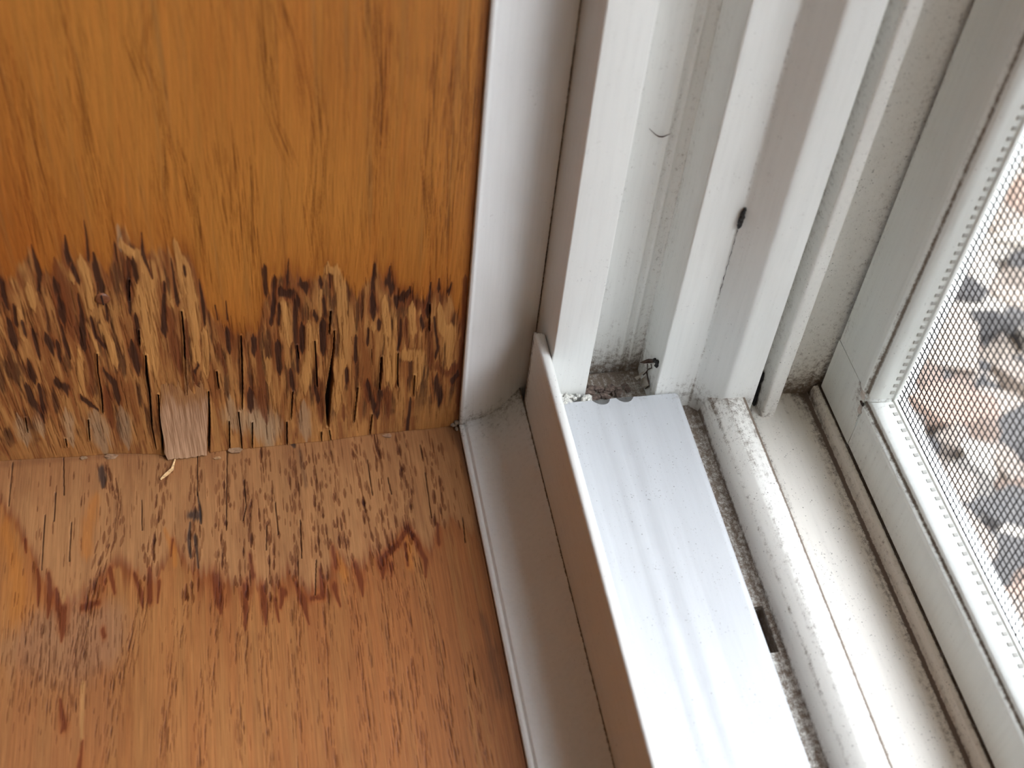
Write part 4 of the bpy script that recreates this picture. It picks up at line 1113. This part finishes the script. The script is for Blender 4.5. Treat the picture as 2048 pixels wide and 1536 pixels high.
# ------------------------------------------------------------------ the clip-on track cover
def cover():
    top = [(27.4, 27.0), (27.4, 29.6), (28.0, 30.0), (33.5, 30.15), (34.4, 30.15), (35.0, 30.0), (42.2, 30.0), (43.0, 30.1), (43.8, 30.3), (45.2, 30.4), (46.6, 30.3), (47.6, 30.12), (48.6, 30.05), (50.0, 30.12), (51.2, 30.3), (52.6, 30.42), (54.2, 30.34), (55.6, 30.18), (57.0, 30.05), (57.9, 30.0), (58.8, 29.9), (65, 29.95), (71.5, 29.9), (72.8, 29.6), (73.4, 28.9), (73.5, 27.6), (73.5, 24.5)]
    dn = []
    fine = []
    for (x0, z0), (x1, z1) in zip(top[:-1], top[1:]):
        k = max(1, int((x1 - x0) / 0.5))
        for i in range(k):
            fine.append((x0 + (x1 - x0) * i / k, z0 + (z1 - z0) * i / k))
    fine.append(top[-1])
    under = [(72.0, 24.5), (72.0, 28.0), (28.6, 28.4), (28.6, 27.0)]
    dirt = []
    for x, z in fine:
        dirt.append(0.28 if x > 73 else (0.12 if 70 < x <= 73 else 0.0))
    prof = [(x, z, d) for (x, z), d in zip(fine, dirt)] + [(x, z, 0.2) for x, z in under]
    def cut(a, b):
        y = -19.2
        y -= 2.6 * max(0.0, 1 - ((a - 45.6) / 2.9) ** 2) ** 0.6
        y -= 2.4 * max(0.0, 1 - ((a - 53.8) / 2.9) ** 2) ** 0.6
        if a > 72.2: y -= 0.5
        return y
    tag(sweep('track_cover', prof, [-19.2, -24, -27, -32, -45, -80, -200, -842], ALONG_Y, M_COVER, None, start=cut, raw=True, smooth=35, end_dark=(0.18, 3)),
        'broad glossy white vinyl track cover with faint ridges and a scalloped cut end', 'track cover')
cover()

# ------------------------------------------------------------------ the insect screen
screen = empty('insect_screen', (130, -430, 28))
tag(screen, 'white framed insect screen with black mesh, mitred at its lower corner', 'insect screen')
Y0, Z0, Y1, Z1 = -20.5, 28.3, -839.5, 1261.0
SP = [(0, 137.4, 0, 0.2), (0, 126.6, 0.2, 0.5), (0.5, 126.0, 0.2, 0.22), (3, 126.0, 0, 0.06), (12, 126.0, 0, 0.0), (20.0, 126.0, 0, 0.0), (21.4, 125.5, 0.5, 0.0), (23.4, 125.4, 0.6, 0.02), (24.0, 125.9, 0.3, 0.28), (24.5, 127.0, 0.3, 0.75), (25.1, 127.1, 0.3, 0.5), (25.6, 126.9, 0.4, 0.1), (26.6, 127.2, 0.7, 0), (27.7, 128.8, 1.0, 0), (28.3, 131.6, 0.8, 0), (28.6, 135.0, 0.2, 0.1), (28.6, 137.4, 0, 0)]
KB = 0.85                       # the bottom rail is a little slimmer
prof = fillet(SP)
def x_at(s):
    f = [(a, b) for a, b, d in prof if b < 137]
    return float(np.interp(s, [p[0] for p in f], [p[1] for p in f]))
bottom_start = lambda s, x: Y0 - (26.9 if s < 24.3 else s + 0.8)
side_start = lambda s, x: Z0 + (24.3 if s < 23.8 else KB * s + 0.8)
sweep('side_member', prof, [Z0 + 30, Z0 + 45, Z0 + 70, Z0 + 120, 400, Z1], lambda s, x, t: (x, Y0 - s, t), M_SCREENFRAME, screen, start=side_start, end=lambda s, x: Z1 - s, raw=True, end_dark=(0.12, 20))
sweep('bottom_member', prof, [Y0 - 30, Y0 - 45, Y0 - 70, Y0 - 120, -400, Y1], lambda s, x, t: (x, t, Z0 + KB * s), M_SCREENFRAME, screen, start=bottom_start, end=lambda s, x: Y1 + s, raw=True, end_dark=(0.18, 20))
sweep('side_member', prof, [Z0, 400, Z1], lambda s, x, t: (x, Y1 + s, t), M_SCREENFRAME, screen, start=lambda s, x: Z0 + s, end=lambda s, x: Z1 - s, raw=True)
sweep('top_member', prof, [Y0, -400, Y1], lambda s, x, t: (x, t, Z1 - s), M_SCREENFRAME, screen, start=lambda s, x: Y0 - s, end=lambda s, x: Y1 + s, raw=True)

def corner_key():
    # square plate, its inner corner rounded, with a narrow tongue down the mitre
    out = [(0, 0), (26.5, 0), (26.5, 9), (25.6, 14), (25.2, 19.5), (25.4, 21.5), (26.0, 23.2), (24.2, 24.0), (21.0, 23.95), (12, 23.9), (0, 23.9)]
    V = [(126.02, Y0 - s, Z0 + t) for s, t in out] + [(137.4, Y0 - s, Z0 + t) for s, t in out]
    n = len(out)
    F = [tuple(range(n)), tuple(range(2 * n - 1, n - 1, -1))] + [(i, (i + 1) % n, n + (i + 1) % n, n + i) for i in range(n)]
    dirt = [0.05 + (0.4 if s > 20 and t > 10 else 0) for s, t in out] * 2
    return mesh_of('corner_key', V, F, None, {'dirt': dirt})
key = link('corner_key', corner_key(), M_SCREENFRAME, screen)
key['label'] = 'square corner joiner of the screen frame'
def tongue():
    ds = [23.6, 24.2, 24.7, 25.2, 25.8, 26.6, 27.2, 27.7, 28.0, 28.3, 28.5]
    V, F, Dt = [], [], []
    for d in ds:
        w = 0.5
        for sg in (-1, 1):
            for dx in (-0.4, 3):
                V.append((min(x_at(d) + dx, 137.4), Y0 - d - sg * w, Z0 + KB * d - sg * w + 0.5)); Dt.append(0.2 if d < 28 else 0.35)
    for k in range(len(ds) - 1):
        a = k * 4
        F += [(a, a + 2, a + 6, a + 4), (a + 1, a + 5, a + 7, a + 3), (a, a + 4, a + 5, a + 1), (a + 2, a + 3, a + 7, a + 6)]
    F += [(0, 1, 3, 2), (len(V) - 4, len(V) - 2, len(V) - 1, len(V) - 3)]
    return mesh_of('mitre_tongue', V, F, 40, {'dirt': Dt})
link('mitre_tongue', tongue(), M_SCREENFRAME, key)
link('key_nub', lump_mesh('key_nub', [((126.2, Y0 - 23.6, Z0 + 22.0), (0.8, 1.7, 1.3)), ((126.2, Y0 - 25.4, Z0 + 16.8), (0.8, 1.3, 2.0)), ((126.1, Y0 - 23.0, Z0 + 23.6), (0.5, 1.8, 0.6))], 6, 0.05, 3), plain('nub_plastic', (206, 196, 188), 0.45, 0.6, 0.12), key)
link('key_hole', lump_mesh('key_hole', [((126.15, Y0 - 24.6, Z0 + 19.4), (0.35, 1.7, 0.9))], 9, 0.05, 2), plain('hole_dark', (50, 34, 28), 0.8), key)  # dark lump drawn in place of a hole

# the spline that holds the mesh: a bead with small teeth
SPL = [(28.0, 133.6, 0.1, 0.1), (29.2, 134.0, 0.2, 0.1), (29.3, 135.2, 0.1, 0.1), (28.2, 135.4, 0, 0)]
spl = sweep('spline', SPL, [Y0 - 33, Y0 - 60, -400, Y1 + 33], lambda s, x, t: (x, t, Z0 + KB * s), M_SCREENFRAME, screen, start=lambda s, x: Y0 - s, end=lambda s, x: Y1 + s)
spl2 = sweep('spline', SPL, [Z0 + 28, Z0 + 60, 400, Z1 - 33], lambda s, x, t: (x, Y0 - s, t), M_SCREENFRAME, screen, start=lambda s, x: Z0 + KB * s, end=lambda s, x: Z1 - s)
M_TOOTH = plain('spline_grey', (178, 176, 170), 0.6, 1.0, 0.15, 0)
tm = box_mesh('spline_tooth', -0.6, 0.9, -0.7, 0.7, -0.7, 0.7, 0.15)
tm.materials.append(M_TOOTH)
PITCH = 2.27
def tooth(parent, y, z, rx):
    t = bpy.data.objects.new('spline_tooth', tm)
    C.objects.link(t)
    t.location = (132.6 * S, y * S, z * S)
    t.rotation_euler = rx
    t.parent = parent
for i in range(34):
    tooth(spl, Y0 - 31 - i * PITCH * 1.5, Z0 + KB * 28.6 - 0.62, (0, math.radians(-5), 0))
for i in range(40):
    tooth(spl2, Y0 - 28.0, Z0 + 28 + i * PITCH * 1.5, (0, 0, math.radians(-5)))

def mesh_wires():
    V, F = [], []
    r = 0.25
    x = 135.2
    def bar(p, q, axis):
        b0 = len(V)
        for (px, py, pz) in (p, q):
            for k in range(4):
                a, c = r * math.cos(k * math.pi / 2), r * math.sin(k * math.pi / 2)
                V.append((px + a, py + (c if axis == 'z' else 0), pz + (c if axis == 'y' else 0)))
        for k in range(4):
            j = (k + 1) % 4
            F.append((b0 + k, b0 + j, b0 + 4 + j, b0 + 4 + k))
    y = Y0 - 28.9
    while y > Y1 + 29:
        bar((x - 0.08, y, Z0 + 24), (x - 0.08, y, Z1 - 28), 'z')
        y -= PITCH
    z = Z0 + 25.0
    while z < Z1 - 29:
        bar((x + 0.08, Y0 - 28, z), (x + 0.08, Y1 + 28, z), 'y')
        z += PITCH
    me = bpy.data.meshes.new('screen_mesh')
    me.from_pydata([(a * S, b * S, c * S) for a, b, c in V], [], F)
    return me
o = link('screen_mesh', mesh_wires(), plain('black_fibreglass', (26, 22, 24), 0.5, 1.0, 0.1, 0), screen)
tag(o, 'fine black insect mesh', kind='stuff')

# ------------------------------------------------------------------ small loose things
M_BUG = plain('dry_insect_shell', (62, 40, 30), 0.45, 2.0, 0.5, 0.4)
M_BUGK = plain('black_insect_head', (26, 20, 20), 0.4, 2.0, 0.3, 0.4)
M_WING = plain('papery_wing', (176, 168, 158), 0.6, 1.2, 0.2, 0.1)

insect = empty('dead_insect', (63.94, -10.0, 32.78))
tag(insect, 'dead dry insect with crumpled pale wings stuck low in the side channel', 'insect')
link('body', tube_mesh('body', [(60.53, -10.0, 37.06), (61.95, -10.0, 37.14), (63.52, -10.0, 37.47), (64.2, -11.33, 38.83), (64.2, -12.93, 40.56)], [0.12, 0.55, 0.8, 0.75, 0.5], 8), M_BUG, insect)
link('head', lump_mesh('head', [(p, (0.8, 0.8, 0.9)) for p in [(64.2, -13.23, 41.14), (64.2, -15.49, 42.83), (64.2, -15.77, 41.37)]], 2, 0.2, 2), M_BUGK, insect)
for lg in [[(63.41, -10.0, 35.94), (63.66, -10.0, 33.33), (64.2, -11.16, 34.8)], [(64.2, -10.04, 33.31), (63.6, -10.0, 31.52), (62.71, -10.0, 30.32)], [(63.7, -10.0, 32.03), (64.2, -11.59, 29.8), (64.2, -13.77, 28.56), (64.2, -11.41, 24.56)], [(64.2, -11.1, 37.05), (64.2, -12.28, 36.28), (64.2, -10.14, 33.16)]]:
    link('leg', tube_mesh('leg', lg, [0.22] * len(lg), 5), M_BUG, insect)
for w in [[(62.64, -10.0, 28.49), (63.86, -10.0, 29.91), (64.2, -11.78, 29.49), (64.2, -13.58, 28.87), (64.2, -11.31, 24.72), (63.11, -10.0, 24.45), (62.24, -10.0, 26.42)], [(61.14, -10.0, 31.04), (62.54, -10.0, 32.43), (63.23, -10.0, 31.56), (62.15, -10.0, 30.39)], [(59.91, -10.0, 29.62), (61.59, -10.0, 30.46), (62.42, -10.0, 29.83), (61.09, -10.0, 27.89)]]:
    n = len(w)
    k = [(x - 0.25, y - 0.15, z) for x, y, z in w]
    link('wing', mesh_of('wing', list(w) + k, [tuple(range(n)), tuple(range(2 * n - 1, n - 1, -1))] + [(i, (i + 1) % n, n + (i + 1) % n, n + i) for i in range(n)]), M_WING, insect)

rnd = random.Random(12)
cl = [((rnd.uniform(43.5, 59), rnd.uniform(-14, -7), 22.3 + rnd.uniform(0, 1.2)), (rnd.uniform(0.6, 2.0), rnd.uniform(0.6, 1.6), rnd.uniform(0.3, 1.0))) for i in range(34)]
tag(link('debris', lump_mesh('debris', cl, 12, 0.35, 1), plain('brown_dust_clump', (112, 96, 88), 0.95, 0.8, 0.5, 0.6)), 'brown clump of dust and web under the scalloped cover end', 'debris', kind='stuff')
tag(link('insect_pupa', lump_mesh('insect_pupa', [((78.1, -19.6, 106.8), (0.7, 0.6, 1.3)), ((78.0, -19.7, 108.4), (0.85, 0.7, 1.1)), ((78.2, -19.7, 109.9), (0.95, 0.75, 1.1)), ((78.2, -19.6, 111.5), (0.8, 0.7, 1.0)), ((78.4, -19.5, 112.7), (0.55, 0.5, 0.7))], 3, 0.2, 2), M_BUGK), 'small blackish pupa stuck high in the fold of the stepped stop', 'pupa')
th = [(78.1 + 0.15 * math.sin(k * 2.1), -19.1, 105.5 - k * 1.5) for k in range(20)]
tag(link('web_thread', tube_mesh('web_thread', th, [0.04 + 0.10 * max(0, math.sin(k * 1.9)) for k in range(20)], 5), M_BUGK), 'dirty dotted web thread running down the fold below the pupa', 'thread')
tag(link('hair', tube_mesh('hair', [(51.1, 0.3, 129.3), (52.2, 0.2, 128.2), (53.5, 0.1, 127.0), (54.6, 0.1, 126.3), (55.7, 0.0, 126.2), (56.6, -0.3, 126.8), (57.6, -0.9, 127.9)], [0.06, 0.10, 0.14, 0.2, 0.2, 0.12, 0.06], 5), plain('brown_hair', (78, 56, 44), 0.5)), 'curved brown hair clinging to the back of the side channel', 'hair')
tag(link('mould', lump_mesh('mould', [((101.8, -21.0, 24.5), (0.7, 1.6, 3.0)), ((101.9, -20.6, 29.5), (0.6, 1.5, 3.5)), ((101.9, -20.4, 35.5), (0.5, 1.2, 3.5)), ((100.2, -19.0, 23.5), (1.6, 2.0, 2.0))], 5, 0.2, 2), plain('black_mould', (24, 20, 20), 0.8, 1.0, 0.5, 0.5)), 'black mould plugging the foot of the narrow groove', 'mould')


def splinter():
    pts = [(-99.9, -5.0, 1.2), (-100.6, -7.0, 0.9), (-101.0, -8.8, 0.7), (-103.0, -10.8, 0.55), (-105.0, -12.7, 0.45)]
    return tube_mesh('wood_splinter', pts, [0.25, 0.5, 0.62, 0.62, 0.3], 5)
tag(link('wood_splinter', splinter(), plain('fresh_wood', (214, 176, 128), 0.7, 1.5, 0.25)), 'bent pale wood splinter lying on the oak sill below the veneer flap', 'splinter')

def chip(name, x, y, size, label, seed, col):
    rnd = random.Random(seed)
    V = []
    n = 6
    for lay in (0, 1):
        for i in range(n):
            a = 2 * math.pi * i / n
            r = size * rnd.uniform(0.6, 1.1)
            V.append((x + r * 1.7 * math.cos(a), y + r * 0.8 * math.sin(a), 0.12 + lay * 0.45 * size + rnd.uniform(0, 0.1)))
    F = [tuple(range(n - 1, -1, -1)), tuple(range(n, 2 * n))] + [(i, (i + 1) % n, n + (i + 1) % n, n + i) for i in range(n)]
    tag(link(name, mesh_of(name, V, F), plain('chip_' + str(seed), col, 0.8, 1.0, 0.25)), label, 'chip')
for k, (x, y, s_, lb, cc) in enumerate([
        (-130.5, -0.2, 0.9, 'pale crumb in the crease below the leftmost grey stain patch', (150, 120, 92)),
        (-121.5, -0.6, 1.5, 'flat greyish flake at the crease between the left crumb and the veneer flap', (140, 108, 82)),
        (-85.6, -5.6, 0.9, 'tiny pale wood chip on the sill just right of the veneer flap', (170, 130, 92)),
        (-79.5, -3.2, 1.9, 'pale flake of old filler lying along the crease', (150, 118, 90)),
        (-26.0, -2.6, 1.2, 'light crumb in the crease near the white trim corner', (146, 112, 88))]):
    chip('wood_chip', x, y, s_, lb, 40 + k, cc)
